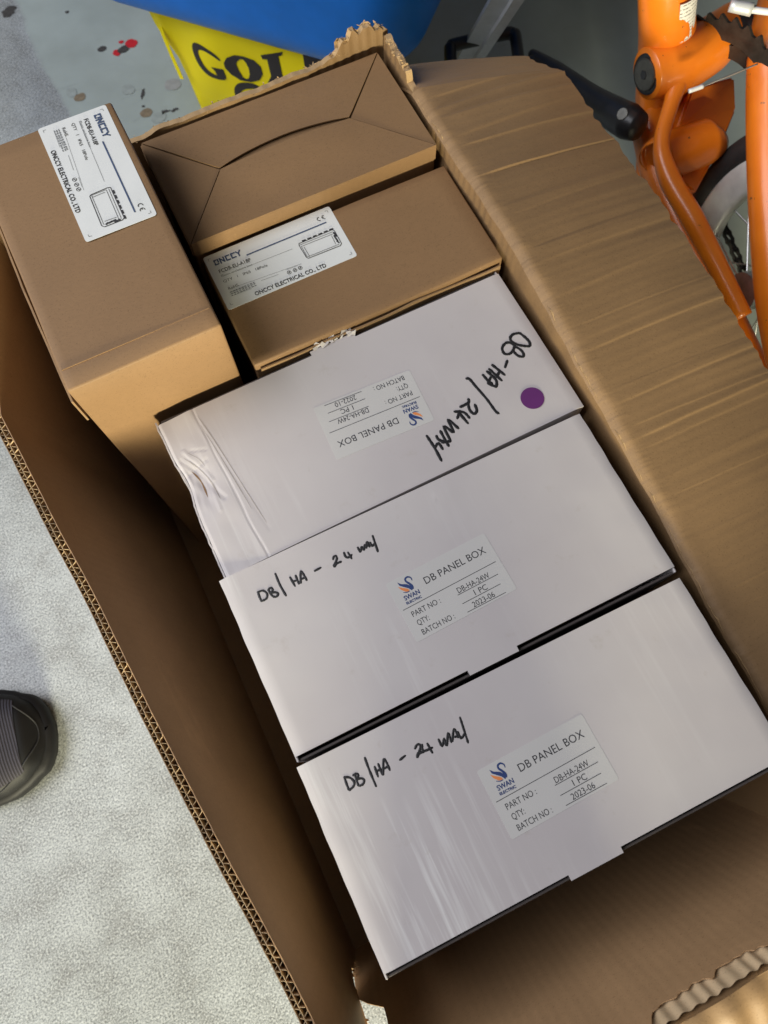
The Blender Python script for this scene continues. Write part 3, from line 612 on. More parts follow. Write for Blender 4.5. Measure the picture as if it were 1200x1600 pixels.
    lab.location = (ox / 1000, oy / 1000, tz + 0.00005); lab.rotation_euler = (0, 0, math.radians(ang)); lab.name = 'label'
    A = ([], [], [])
    mi = {'SWAN': 1, 'ELECTRIC': 1}
    cap = {'DB PANEL BOX': 5.2, 'SWAN': 3.2, 'ELECTRIC': 1.7}
    for t, a, b, hpx in S['texts']:
        if t == '2023-06' and key == 'b1': t = '2022-10'
        put_text(A, t, a, b, cap.get(t, 4.0), mi.get(t, 0), 0.12 if t in mi else 0.0)
    for a, b in S['lines']: put_line(A, a, b, 0.42, 0, 0.01)
    put_ribbon(A, S['neck'], [0.5, 0.9, 1.2, 1.3, 1.3, 1.6, 1.9, 1.6], 1, 0.05); put_poly(A, S['wing'], 1, 0.03); put_poly(A, S['orange'], 2, 0.0)
    put_ribbon(A, S['streak'], [0.3, 0.7, 0.4], 1, 0.04)
    print_mesh('label_print', A, [PRINT, NAVY, ORANGE_INK], lab, 0.0002)
    # marker writing
    V0, F0 = [], []; acc = ([], [], [])
    rad = {'b1': 0.00122, 'b2': 0.00088, 'b3': 0.00084}[key]
    for st in DATA['hand'][key]:
        path = catmull([(q[0] / 1000, q[1] / 1000, 0) for q in st], 6)
        rr = [rad * (0.85 + 0.3 * random.random()) for _ in path]
        rr[0] *= 0.9; rr[-1] *= 0.75
        path = [Vector((q.x, q.y, tz + lid_z(q.x, q.y) + 0.0001)) for q in path]
        ext = [path[0] + (path[0] - path[1]).normalized() * rad * .6] + path + [path[-1] + (path[-1] - path[-2]).normalized() * rad * .6]
        V, F_ = tube_data(ext, [rr[0] * .55] + rr + [rr[-1] * .55], 8, ((0, 0, 1), 0.16)); merge(acc, V, F_)
    mesh('marker_writing', acc[0], acc[1], INK, root, True)
    if key == 'b1':
        sheet('crushed_side', lambda u, v: Vector((lid_x(-w2, -d2 + BD * u) - 0.0004 + 0.003 * math.sin(v * math.pi) * fn3(u * 9, v * 3, 4) + 0.0006 * fn3(u * 30, v * 6, 1) - (lid_x(-w2, -d2 + BD * u) + w2) * v ** 1.5 - 0.0006 * v, -d2 + BD * u, tz + lid_z(-w2, -d2 + BD * u) - 0.0006 - 0.045 * v)), 60, 10, -0.0012, mat, root)
        cx, cy = DATA['dot']; n = 32
        pts = [(9.2 * math.cos(2 * math.pi * k / n), 9.2 * math.sin(2 * math.pi * k / n)) for k in range(n)]
        d = paper_mesh('round_sticker', pts, PURPLE, root, 0.0002); d.location = (cx / 1000, cy / 1000, tz + 0.0002)
        # torn paper left on the tuck edge
        acc = ([], [], [])
        for k in range(20):
            px = random.uniform(-0.020, 0.020); q = Vector((px, d2 - 0.001 + random.uniform(-0.001, 0.003), tz + random.uniform(-0.001, 0.001)))
            d_ = Vector((random.uniform(-.6, .6), random.uniform(0.1, 1), random.uniform(-.1, .5))).normalized(); s = random.uniform(0.002, 0.006)
            w_ = Vector((1, random.uniform(-.3, .3), random.uniform(-.3, .3))) * random.uniform(0.001, 0.004)
            merge(acc, [q - w_, q + w_, q + w_ * .6 + d_ * s, q - w_ * .7 + d_ * s * .8], [(0, 1, 2, 3)])
        o_ = mesh('torn_paper', acc[0], acc[1], mat, root); o_['kind'] = 'stuff'
        acc = ([], [], [])        # grubby crease lines and a split along the crushed edge
        for pl, w0, mi_ in (([(-0.1205, 0.058), (-0.1165, 0.03), (-0.111, -0.02), (-0.108, -0.045)], 0.7, 0), ([(-0.1215, 0.05), (-0.118, 0.02), (-0.1135, -0.03)], 0.45, 0), ([(-0.143, 0.031), (-0.138, 0.020), (-0.133, 0.004), (-0.131, -0.012)], 1.1, 0), ([(-0.1435, 0.019), (-0.1405, 0.008), (-0.1395, -0.006)], 1.5, 1), ([(-0.139, 0.034), (-0.134, 0.026), (-0.132, 0.018)], 0.6, 0)):
            put_ribbon(acc, [(a * 1000, b * 1000) for a, b in pl], [0.15, w0, w0 * .6, w0, 0.1], mi_)
        V_ = [(lid_x(v.x / 1000, v.y / 1000), v.y / 1000, tz + lid_z(v.x / 1000, v.y / 1000) + 0.00025) for v in acc[0]]
        mesh('crease_dirt', V_, acc[1], None, root, True, [GRUBBY, K_BOX], acc[2])
    return root
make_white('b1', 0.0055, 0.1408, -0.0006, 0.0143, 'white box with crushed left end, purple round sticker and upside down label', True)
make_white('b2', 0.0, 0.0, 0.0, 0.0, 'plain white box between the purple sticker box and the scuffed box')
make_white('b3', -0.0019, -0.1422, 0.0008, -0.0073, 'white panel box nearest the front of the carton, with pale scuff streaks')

# ------------------------------------------------------------------ brown boxes
def onccy_label(root, ox, oy, ang, z):
    O = DATA['onccy']
    lab = paper_mesh('label', round_poly([(0, 0), (114.5, 0), (114.5, 55), (0, 55)], 2.5), PAPER_W, root)
    lab.location = (ox / 1000, oy / 1000, z + 0.0001); lab.rotation_euler = (0, 0, math.radians(ang))
    A = ([], [], [])
    caps = {'FCDB-EU-A18P': 3.3, 'Plastic enclosure box': 2.0, 'RoHS': 2.6, 'ONCCY ELECTRICAL CO., LTD': 3.6}
    for t, a, b, h in O['texts']: put_text(A, t, a, b, caps.get(t, 2.4), 0 if t not in ('Plastic enclosure box',) else 1, 0.10 if 'ELECTRICAL' in t else (0.06 if 'FCDB' in t else 0))
    for a, b, w in O['lines']:
        put_line(A, a, b, w if w < 1 else 1.15, 2 if w >= 1 else 1, 0.01)
    for k in range(3):     # lines of fine print
        for j in range(9):
            x0 = 7.5 + j * 2.5; put_line(A, (x0, 14.6 - k * 1.7), (x0 + random.uniform(1.2, 2.1), 14.6 - k * 1.7), 0.75, 1, 0.03)
    for c, r in O['circles']: put_ring(A, c, 1.75, 0.42, 0); put_line(A, (c[0] - .8, c[1] - .6), (c[0] + .8, c[1] + .7), 0.7, 0)
    # brand word, cut block letters
    x0, y0, s = 7.0, 43.4, 5.0; w = 1.25
    def L(dx, pts, z_=0.0):
        for k, (a, b) in enumerate(zip(pts, pts[1:])):
            a = Vector((x0 + dx + a[0], y0 + a[1], 0)); b = Vector((x0 + dx + b[0], y0 + b[1], 0)); u = (b - a).normalized() * w * .45
            put_line(A, (a - u)[:2], (b + u)[:2], w, 2, 0.02 + 0.006 * k)
    L(0, [(0.2, 3.2), (0.2, 4.6), (1.8, 4.6)]); L(0, [(0.2, 1.6), (0.2, 0.3), (2.9, 0.3)]); L(0, [(3.2, 1.9), (3.2, 4.6)])
    L(5.0, [(0, 0), (0, 4.6), (3.2, 0.4), (3.2, 4.8)]); L(10.0, [(3.2, 4.6), (0.2, 4.6), (0.2, 0.3), (3.2, 0.3)])
    L(14.8, [(3.2, 4.6), (0.2, 4.6), (0.2, 0.3), (3.2, 0.3)]); L(19.4, [(0, 4.7), (1.7, 2.4), (1.7, 0)]); L(19.4, [(3.6, 4.8), (1.7, 2.4)])
    # CE mark
    def arc(cx, cy, r, a0, a1, w_):
        put_ribbon(A, [(cx + r * math.cos(math.radians(a0 + (a1 - a0) * k / 8)), cy + r * math.sin(math.radians(a0 + (a1 - a0) * k / 8))) for k in range(9)], [w_, w_], 0, 0.03, 2)
    arc(101.6, 46.7, 1.75, 75, 285, 0.6); arc(105.9, 46.7, 1.75, 75, 285, 0.6); put_line(A, (104.3, 46.7), (105.7, 46.7), 0.55, 0, 0.05)
    # line drawing of the enclosure
    for k, pl in enumerate(O['draw']):
        for a, b in zip(pl, pl[1:]): put_line(A, a, b, 0.55 if k == 0 else 0.32, 0, 0.012 + 0.006 * k)
    for a, b in O['blocks']: put_line(A, a, b, 1.5, 0, 0.06)
    for pl in O['blob']: put_line(A, pl[0], pl[1], 1.3, 0, 0.08)
    for cx, cy, sx, sy in ((3.5, 51.5, 1, -1), (111, 51.5, -1, -1), (111, 3.5, -1, 1), (3.5, 3.5, 1, 1)):
        put_line(A, (cx, cy), (cx + 2.2 * sx, cy), 0.3, 1, 0.01); put_line(A, (cx, cy), (cx, cy + 2.2 * sy), 0.3, 1, 0.02)
    print_mesh('label_print', A, [PRINT, PRINT_GREY, BLUEGREY], lab, 0.00045)

def warped_box(name, w, d, z0, z1, mat, root, seed, amp=0.0008, bev=0.0016):
    bm = bm_box(-w / 2, w / 2, -d / 2, d / 2, z0, z1)
    bmesh.ops.subdivide_edges(bm, edges=bm.edges[:], cuts=14, use_grid_fill=True)
    o = bm_obj(name, bm, mat, root, False)
    for v in o.data.vertices:
        c = v.co; n = noise.noise_vector(c * 11 + Vector((seed, seed, 0))) * amp + noise.noise_vector(c * 45 + Vector((seed, 0, 0))) * amp * 0.25
        v.co = c + n
    m = o.modifiers.new('edge', 'BEVEL'); m.width = bev; m.segments = 2; m.limit_method = 'ANGLE'; m.angle_limit = math.radians(50)
    for p_ in o.data.polygons: p_.use_smooth = True
    return o
KW, KD = 0.2222, 0.1130
# box at the left, taller than the others
r = empty('enclosure_box', (-0.130, 0.3261, 0.0075), 0.0089, 'tall brown cardboard box on the left with white label at its far edge', 'box', 'brown enclosure boxes')
zt = H + 0.071 - 0.0075
warped_box('body', KD, KW, 0.0, zt, K_BOX, r, 3.0)
sheet('side_flap', lambda u, v: Vector((-KD / 2 - 0.0022 - 0.003 * (1 - abs(2 * u - 1)) * 0.6, KW / 2 - 0.01 - (KW - 0.012) * u, zt - 0.016 - 0.03 * v + 0.002 * fn1(u * 9, 3))), 30, 4, 0.0014, K_DARK, r)
bm_obj('top_crease', bm_box(-KD / 2 + 0.002, KD / 2 - 0.002, -KW / 2 + 0.0165, -KW / 2 + 0.0172, zt - 0.0006, zt + 0.00045), K_BOX, r)
o_ = DATA['onpos_left']; onccy_label(r, o_[0], o_[1], o_[2], zt + 0.0004)
# box in the middle
r = empty('enclosure_box', (0.0507, 0.2699, 0.0075), 0.0074, 'brown cardboard box with white label beside the crushed white box', 'box', 'brown enclosure boxes')
zt = H + 0.0059 - 0.0075
body = warped_box('body', KW, KD - 0.008, 0.0, zt, K_BOX, r, 9.0); body.location = (0, -0.003, 0)
sheet('tuck_flap', lambda u, v: Vector((-KW / 2 + 0.004 + (KW - 0.008) * u, -KD / 2 - 0.0003 + 0.0014 * fn1(u * 6, 2) - 0.001 * v, zt - 0.0045 - 0.04 * v + 0.0012 * fn1(u * 7, 5))), 40, 3, 0.0012, K_DARK, r)
o_ = DATA['onpos_mid']; onccy_label(r, o_[0], o_[1], o_[2], zt + 0.0004)
# box at the back with a four-flap folded top
zc = 0.0215
r = empty('enclosure_box', (0.0465, 0.3850, 0.0075), 0.006, 'unlabelled brown cardboard box at the back with four folded top flaps', 'box', 'brown enclosure boxes')
zt = H + zc - 0.0075
warped_box('body', KW - 0.001, KD - 0.001, 0.0, zt - 0.0026, K_BOX, r, 15.0)
for sx in (-1, 1): bm_obj('side_panel', bm_box(sx * KW / 2 - 0.0012, sx * KW / 2 + 0.0002, -KD / 2 + 0.0013, KD / 2 - 0.0013, zt - 0.016, zt - 0.0013), K_BOX, r)
bm_obj('front_panel', bm_box(-KW / 2, KW / 2, -KD / 2 - 0.0002, -KD / 2 + 0.0012, zt - 0.016, zt - 0.0009, 0.0004, 1), K_BOX, r); bm_obj('back_panel', bm_box(-KW / 2, KW / 2, KD / 2 - 0.0012, KD / 2 + 0.0002, zt - 0.016, zt - 0.0011), K_BOX, r)
w2, d2 = KW / 2, KD / 2; iL, iR = -0.0615, 0.0585; yc = 0.002
bulge = lambda x: max(0, 1 - ((x - (iL + iR) / 2) / ((iR - iL) / 2)) ** 2)
e_ = 0.0006
def flap_near(u, v):
    t = v; xa = -w2 + (iL + w2) * t + e_; xb = w2 + (iR - w2) * t - e_; x = xa + (xb - xa) * u
    return Vector((x, -d2 + (yc - 0.0004 + d2 + 0.0012 * bulge(x)) * t, zt + 0.0016 * bulge(x) * smooth01(0.15, 1, t) + 0.0003 * fn3(x * 30, t * 2, 1)))
def flap_far(u, v):
    t = v; xa = w2 + (iR - w2) * t - e_; xb = -w2 + (iL + w2) * t + e_; x = xa + (xb - xa) * u
    return Vector((x, d2 + (yc + 0.0010 - d2 + 0.0075 * bulge(x)) * t, zt + 0.0006 * bulge(x) * t + 0.0003 * fn3(x * 30, t * 2, 2)))
def flap_left(u, v): t = v; y = (d2 - e_) + (-2 * d2 + 2 * e_) * u; return Vector((-w2, y, zt - 0.0004)).lerp(Vector((iL - e_, yc, zt - 0.0008)), t * 0.995)
def flap_right(u, v): t = v; y = (-d2 + e_) + (2 * d2 - 2 * e_) * u; return Vector((w2, y, zt - 0.0004)).lerp(Vector((iR + e_, yc, zt - 0.0008)), t * 0.995)
for fnc in (flap_near, flap_far, flap_left, flap_right): sheet('top_flap', fnc, 40, 16, 0.0012, K_BOX, r)

# ------------------------------------------------------------------ shoe
shoe = empty('shoe', (-0.546, 0.110, 0.0), math.radians(-8), 'black shoe toe with ribbed fabric upper on the concrete floor', 'shoe')
def shoe_half(s):            # s: metres back from the toe tip
    pts = [(0, 0.0), (0.004, 0.020), (0.012, 0.034), (0.025, 0.045), (0.045, 0.0535), (0.075, 0.0555), (0.12, 0.050), (0.17, 0.041), (0.22, 0.040), (0.26, 0.034), (0.275, 0.020), (0.28, 0.0)]
    for (a, b), (c, d) in zip(pts, pts[1:]):
        if s <= c: t = (s - a) / (c - a); return b + (d - b) * t
    return 0
def shoe_h(s):
    pts = [(0, 0.030), (0.02, 0.046), (0.06, 0.058), (0.11, 0.078), (0.17, 0.105), (0.28, 0.112)]
    for (a, b), (c, d) in zip(pts, pts[1:]):
        if s <= c: t = (s - a) / (c - a); t = t * t * (3 - 2 * t) * .5 + t * .5; return b + (d - b) * t
    return 0.1
TIP = 0.142
def sole_loop(off, z):
    P = []
    ss = [0.28 * (1 - math.cos(math.pi * k / 40)) / 2 for k in range(41)]
    for s in ss: P.append(Vector((TIP - s + (off if s < .02 else (-off if s > .26 else 0)), shoe_half(s) + off, z)))
    for s in ss[::-1][1:-1]: P.append(Vector((TIP - s + (off if s < .02 else (-off if s > .26 else 0)), -shoe_half(s) - off, z)))
    return P
loops = [sole_loop(0.000, 0.001), sole_loop(0.004, 0.004), sole_loop(0.005, 0.018), sole_loop(0.003, 0.0245), sole_loop(-0.004, 0.0255)]
n = len(loops[0]); V = [q for l in loops for q in l]
F = [(i * n + k, i * n + (k + 1) % n, (i + 1) * n + (k + 1) % n, (i + 1) * n + k) for i in range(len(loops) - 1) for k in range(n)] + [tuple(range(n))[::-1], tuple((len(loops) - 1) * n + k for k in range(n))]
mesh('sole', V, F, SHOE_RUBBER, shoe, True)
def upper_pt(s, a, inf=0.0):
    hw = max(0.0, shoe_half(s) - 0.0005) + inf; h = shoe_h(s) - 0.024 + inf; k = 1 if s > 0.0001 else 0
    c, sn = math.cos(a), math.sin(a); e = 0.62
    return Vector((TIP - s + (inf if s < 0.005 else 0), math.copysign(abs(c) ** e, c) * hw, 0.024 + abs(sn) ** 0.75 * h * smooth01(-0.004, 0.016, s)))
def skin(nm, s0, s1, a0, a1, inf, mat, ns=50, na=36):
    return sheet(nm, lambda u, v: upper_pt(s0 + (s1 - s0) * (u ** 1.6), a0 + (a1 - a0) * v, inf), ns, na, 0.0012, mat, shoe)
skin('upper', 0.0002, 0.26, 0.0, math.pi, 0.0, SHOE_RUBBER)
skin('vamp', 0.022, 0.20, math.radians(40), math.radians(140), 0.0012, FABRIC)
tube('toe_seam', [upper_pt(0.0002 + 0.05 * abs(k) / 8 if False else 0.006 + 0.05 * (abs(k) / 8) ** 2, math.radians(90 - k * 8.4), 0.0005) for k in range(-8, 9)], 0.0007, BLACK_RUBBER, shoe, 6, 3)

# ------------------------------------------------------------------ yellow bag and blue tub behind the carton
ang = math.atan2(-0.72198821, 0.69190536)
bag = empty('carrier_bag', (0.03, 0.80, 0.0), ang, 'yellow plastic carrier bag with black serif letters under the blue tub', 'bag')
# local: u along the face, face looks to local -y, z up
def bag_pt(u, z):
    """the printed face in local metres, with soft folds at its left edge"""
    y = 0.0
    w = smooth01(0.115, -0.01, u - 0.18 * (0.17 - z))
    y += 0.010 * w * math.sin((u * 52 + (0.17 - z) * 26)) * 0.55 + 0.0045 * fn3(u * 11, z * 9, 3) + 0.012 * w * w
    y += 0.004 * math.sin(math.pi * min(1, max(0, z / 0.19)))* -1
    return Vector((u, y, z))
def bag_edge(z): return -0.0115 + 0.026 * (0.176 - z) / 0.148 + 0.003 * math.sin(z * 40)
def bag_fn(u, v):
    z = 0.001 + 0.169 * v; U0 = bag_edge(z)
    s = u * 1.0
    L1 = 0.345; D = 0.22
    per = s * (D * 0.8 + L1 + D)
    # wraps: left side -> face -> right side
    if per < D * 0.8:
        t = 1 - per / (D * 0.8); k = U0 + 0.012 * t + 0.008 * math.sin(t * 9 + z * 30)
        q = bag_pt(U0, z); return Vector((k, q.y + D * 0.8 * t, z - 0.01 * t))
    if per < D * 0.8 + L1:
        return bag_pt(U0 + (per - D * 0.8) / L1 * (0.215 - U0), z)
    t = (per - D * 0.8 - L1) / D; q = bag_pt(0.215, z); return Vector((0.215 + 0.006 * math.sin(t * 7 + z * 25), q.y + D * t, z))
sheet('bag_body', lambda u, v: bag_fn(1 - u, v), 160, 40, 0.0008, YELLOW, bag)
bm_obj('bag_contents', bm_box(0.040, 0.200, 0.034, 0.20, 0.002, 0.1705, 0.012, 3), K_DARK, bag)
def strap(u, v):
    a = Vector((-0.024, 0.03, 0.196)); b = Vector((0.0125, -0.0035, 0.080)); q = a.lerp(b, u) + Vector((-0.004 * math.sin(math.pi * u), 0, 0))
    return q + Vector((0.0052 * (v - .5), -0.002, 0.0012 * (v - .5)))
sheet('bag_handle', strap, 24, 4, 0.0008, YELLOW, bag)
G = DATA['gold']; A = ([], [], [])
put_ribbon(A, G['Gpath'], [2.6, 5.2, 6.2, 8.5, 10.0, 10.5, 9.0, 6.5, 5.0], 0, 0, 5); put_poly(A, G['Gjaw'], 0, 0.05)
no = len(G['Oout']); merge(A, [Vector((*q, 0)) for q in G['Oout']] + [Vector((*q, 0)) for q in G['Oin']], [(k, (k + 1) % no, no + (k + 1) % no, no + k) for k in range(no)])
put_poly(A, G['L'], 0); put_poly(A, G['D'], 0); put_ribbon(A, G['C'], [6, 9, 10, 9, 7, 5], 0, 0, 5)
bmp = bmesh.new(); vs = [bmp.verts.new(v) for v in A[0]]
for f in A[1]:
    try: bmp.faces.new([vs[i] for i in f])
    except ValueError: pass
bmesh.ops.triangulate(bmp, faces=bmp.faces); bmesh.ops.subdivide_edges(bmp, edges=bmp.edges[:], cuts=3)
for v in bmp.verts:
    q = bag_pt(v.co.x / 1000, max(0.0, v.co.y / 1000)); v.co = (q.x, q.y - 0.0016, v.co.y / 1000)
me = bpy.data.meshes.new('bag_lettering'); bmp.to_mesh(me); bmp.free(); me.materials.append(BAG_INK)
o = bpy.data.objects.new('bag_lettering', me); COL.objects.link(o); o.parent = bag

tub = empty('plastic_tub', (0.03, 0.80, 0.172), ang, 'blue plastic tub standing on the yellow bag', 'tub')
def rrect(x0, x1, y0, y1, r, z, n=8):
    P = []
    for cx, cy, a0 in ((x1 - r, y0 + r, -90), (x1 - r, y1 - r, 0), (x0 + r, y1 - r, 90), (x0 + r, y0 + r, 180)):
        for k in range(n + 1):
            g = math.radians(a0 + 90 * k / n); P.append(Vector((cx + r * math.cos(g), cy + r * math.sin(g), z)))
    return P
tx0, tx1, ty0, ty1 = -0.11, 0.325, -0.022, 0.30
def tub_loop(z, inset, r): t = 0.20 * z; return rrect(tx0 - t + inset, tx1 + t - inset, ty0 - t + inset, ty1 + t - inset, r, z)
loops = [tub_loop(0.0, 0.020, 0.05)] + [tub_loop(0.045 * (1 - math.cos(g)) , 0.020 * (1 - math.sin(g)), 0.065) for g in [k * math.pi / 16 for k in range(1, 9)]]
loops += [tub_loop(0.10, 0, 0.067), tub_loop(0.20, 0, 0.07), tub_loop(0.215, 0, 0.07), tub_loop(0.217, -0.012, 0.08), tub_loop(0.222, -0.012, 0.08), tub_loop(0.224, 0.002, 0.07), tub_loop(0.20, 0.003, 0.067), tub_loop(0.03, 0.006, 0.06), tub_loop(0.008, 0.03, 0.05)]
n = len(loops[0]); V = [q for l in loops for q in l]
F = [(i * n + k, i * n + (k + 1) % n, (i + 1) * n + (k + 1) % n, (i + 1) * n + k) for i in range(len(loops) - 1) for k in range(n)] + [tuple(range(n))[::-1], tuple((len(loops) - 1) * n + k for k in range(n))]
mesh('tub_body', V, F, BLUE, tub, True)

# ------------------------------------------------------------------ silver bar on the floor
bar = empty('metal_leg', (0.398, 0.700, 0.0), 0, 'silver metal leg rising behind the black pedal', 'leg')
def leg_fn(o, w, d):
    a = Vector((0.398, 0.700, 0.001)); b = Vector((0.330, 0.480, 0.345)); side = Vector((0.86, -0.50, 0)).normalized(); t_ = (b - a).normalized(); n_ = side.cross(t_)
    V = []
    for e in (a, a + t_ * 0.62):
        for p_, q_ in ((-w / 2, 0), (w / 2, 0), (w / 2, d), (-w / 2, d)): V.append(e + side * (o + p_) + n_ * q_ - Vector((0.398, 0.700, 0)))
    return V
FB = [(0, 1, 2, 3), (7, 6, 5, 4), (0, 4, 5, 1), (1, 5, 6, 2), (2, 6, 7, 3), (3, 7, 4, 0)]
mesh('bar_body', leg_fn(0, 0.030, 0.006), FB, ALU, bar); mesh('raised_edge', [v + Vector((0, 0, 0)) for v in leg_fn(0.0095, 0.011, 0.012)], FB, ALU, bar)

# ------------------------------------------------------------------ orange bicycle
bike = empty('bicycle', (0.47, 0.16, 0.0), 0, 'orange bicycle with black crank standing behind the carton flap', 'bicycle')
BO = Vector((0.47, 0.16, 0))
def bt(name, pts, rad, mat, n=18, steps=8, flat=None, parent=None):
    return tube(name, [Vector(q) - BO for q in pts], rad, mat, parent or bike, n, steps, flat)
st = bt('seat_tube', [(0.420, 0.436, 0.44), (0.427, 0.423, 0.38), (0.439, 0.402, 0.32), (0.466, 0.405, 0.26), (0.487, 0.402, 0.19)], [0.0245, 0.0245, 0.0255, 0.028, 0.029], ORANGE, 28)
bt('lower_plate', [(0.480, 0.398, 0.21), (0.470, 0.364, 0.15), (0.463, 0.325, 0.09)], [0.030, 0.024, 0.020], ORANGE, 20, 8, ((0, 1, 0), 0.6))
bt('chain_stay', [(0.462, 0.385, 0.185), (0.441, 0.318, 0.17), (0.428, 0.252, 0.165), (0.424, 0.184, 0.16), (0.420, 0.127, 0.155), (0.410, 0.052, 0.15)], [0.022, 0.020, 0.016, 0.014, 0.013, 0.012], ORANGE, 18)
bt('swing_arm', [(0.456, 0.366, 0.262), (0.437, 0.345, 0.252), (0.410, 0.314, 0.24), (0.402, 0.280, 0.23), (0.404, 0.234, 0.22), (0.408, 0.190, 0.205), (0.408, 0.128, 0.19)], [0.012, 0.0078, 0.0078, 0.0105, 0.011, 0.010, 0.009], ORANGE, 16)
lug = bt('pivot_lug', [(0.427, 0.381, 0.26), (0.445, 0.380, 0.26), (0.464, 0.379, 0.26), (0.503, 0.384, 0.262), (0.541, 0.396, 0.268)], [0.0235, 0.0280, 0.0290, 0.0270, 0.018], ORANGE, 28)
def disc(name, c, axis, r, th, mat, parent, n=28):
    c = Vector(c) - BO; ax = Vector(axis).normalized(); V, F = tube_data([c, c + ax * th * .8, c + ax * th], [r, r, r * .9], n); return mesh(name, V, F, mat, parent)
disc('bolt_washer', (0.4275, 0.381, 0.26), (-1, 0, 0.1), 0.0188, 0.002, BLACK_METAL, lug)
disc('bolt', (0.4255, 0.381, 0.2602), (-1, 0, 0.1), 0.0152, 0.0022, BOLT, lug); disc('bolt_socket', (0.4233, 0.381, 0.2604), (-1, 0, 0.1), 0.0045, 0.0006, BLACK_METAL, lug, 6)
bt('bottom_bracket', [(0.430, 0.325, 0.20), (0.434, 0.325, 0.20), (0.460, 0.3225, 0.20), (0.486, 0.321, 0.20), (0.490, 0.321, 0.20)], [0.020, 0.023, 0.024, 0.0235, 0.020], ORANGE, 28)
pl = [(0.491, 0.372, 0.225), (0.546, 0.369, 0.22), (0.541, 0.344, 0.20), (0.511, 0.318, 0.19), (0.464, 0.286, 0.17), (0.450, 0.300, 0.18), (0.470, 0.352, 0.20)]
bm = bmesh.new(); vs = [bm.verts.new(Vector(q) - BO) for q in pl]; bm.faces.new(vs)
g = bmesh.ops.extrude_face_region(bm, geom=bm.faces[:])
for e in g['geom']:
    if isinstance(e, bmesh.types.BMVert): e.co += Vector((0.0, 0.012, -0.03))
bmesh.ops.bevel(bm, geom=bm.edges[:], offset=0.003, segments=2, affect='EDGES'); bm_obj('gusset', bm, ORANGE, bike)
bt('rear_tube', [(0.600, 0.43, 0.31), (0.571, 0.383, 0.30), (0.535, 0.341, 0.29), (0.512, 0.297, 0.27), (0.475, 0.217, 0.24), (0.442, 0.135, 0.21), (0.421, 0.071, 0.19), (0.398, 0.0, 0.17)], [0.021, 0.022, 0.022, 0.022, 0.0215, 0.021, 0.020, 0.019], ORANGE, 24)
# crank and pedal
cr = bt('crank_arm', [(0.412, 0.552, 0.156), (0.414, 0.502, 0.170), (0.414, 0.438, 0.19), (0.413, 0.392, 0.207), (0.415, 0.370, 0.215), (0.417, 0.357, 0.219), (0.418, 0.352, 0.2205)], [0.005, 0.0105, 0.0130, 0.0168, 0.0178, 0.0145, 0.004], BLACK_METAL, 20, 8)
disc('crank_bolt', (0.404, 0.372, 0.228), (-0.75, 0, 0.65), 0.0062, 0.0012, BOLT, cr, 16)
bt('pedal', [(0.300, 0.540, 0.15), (0.329, 0.602, 0.15), (0.334, 0.609, 0.15), (0.342, 0.6105, 0.15), (0.402, 0.599, 0.15), (0.410, 0.594, 0.15), (0.410, 0.585, 0.15), (0.380, 0.520, 0.15), (0.368, 0.517, 0.15), (0.306, 0.530, 0.15), (0.300, 0.540, 0.15)], 0.0075, BLACK_METAL, 12, 5)
bt('pedal_axle', [(0.41, 0.540, 0.156), (0.375, 0.535, 0.150), (0.33, 0.540, 0.148)], 0.008, BLACK_METAL, 12)
# chainring, a toothed disc standing upright
def chainring(c, r, teeth, th, name):
    V, F = [], []; m = teeth * 4; prof = [(0.0, 1.0), (0.25, 1.0), (0.45, 1.065), (0.55, 1.065)]
    ax = Vector((1, 0.18, 0)).normalized(); e1 = Vector((-0.18, 1, 0)).normalized(); e2 = Vector((0, 0, 1)); c = Vector(c) - BO
    for side in (0, 1):
        for k in range(m):
            t, rr = prof[k % 4]; g = 2 * math.pi * ((k // 4) + t) / teeth; V.append(c + ax * th * side + (e1 * math.cos(g) + e2 * math.sin(g)) * r * rr)
    for side in (0, 1):
        for k in range(m): g = 2 * math.pi * k / m; V.append(c + ax * th * side + (e1 * math.cos(g) + e2 * math.sin(g)) * r * 0.80)
    for k in range(m):
        j = (k + 1) % m
        F += [(k, j, m + j, m + k), (2 * m + k, 3 * m + k, 3 * m + j, 2 * m + j), (k, 2 * m + k, 2 * m + j, j), (m + k, m + j, 3 * m + j, 3 * m + k)]
    return mesh(name, V, F, DARK_STEEL, bike)
chainring((0.500, 0.340, 0.22), 0.086, 36, 0.003, 'chainring'); chainring((0.508, 0.340, 0.22), 0.062, 26, 0.003, 'chainring')
# rear wheel
WC = Vector((0.481, 0.156, 0.158)) - BO; th_, le = -1.732, 0.178; WR = 0.158
hv = Vector((math.cos(th_), math.sin(th_), 0)); uv = Vector((-math.sin(th_) * math.sin(le), math.cos(th_) * math.sin(le), math.cos(le))); av = hv.cross(uv)
def revolve(name, prof, mat, parent, n=72):
    V, F = [], []; m = len(prof)
    for k in range(n):
        g = 2 * math.pi * k / n; d = hv * math.cos(g) + uv * math.sin(g)
        for r, a in prof: V.append(WC + d * r + av * a)
    for k in range(n):
        for j in range(m): F.append((k * m + j, k * m + (j + 1) % m, ((k + 1) % n) * m + (j + 1) % m, ((k + 1) % n) * m + j))
    return mesh(name, V, F, mat, parent, True)
wheel = empty('rear_wheel', (0, 0, 0)); wheel.parent = bike
revolve('tyre', [(WR - 0.016 + 0.016 * math.cos(k * math.pi / 7), 0.0175 * math.sin(k * math.pi / 7)) for k in range(14)], BLACK_RUBBER, wheel)
revolve('rim', [(WR - 0.027, 0.012), (WR - 0.029, 0.0125), (WR - 0.054, 0.009), (WR - 0.058, 0.004), (WR - 0.058, -0.004), (WR - 0.054, -0.009), (WR - 0.029, -0.0125), (WR - 0.027, -0.012)], RIM_ALU, wheel)
acc = ([], [], [])
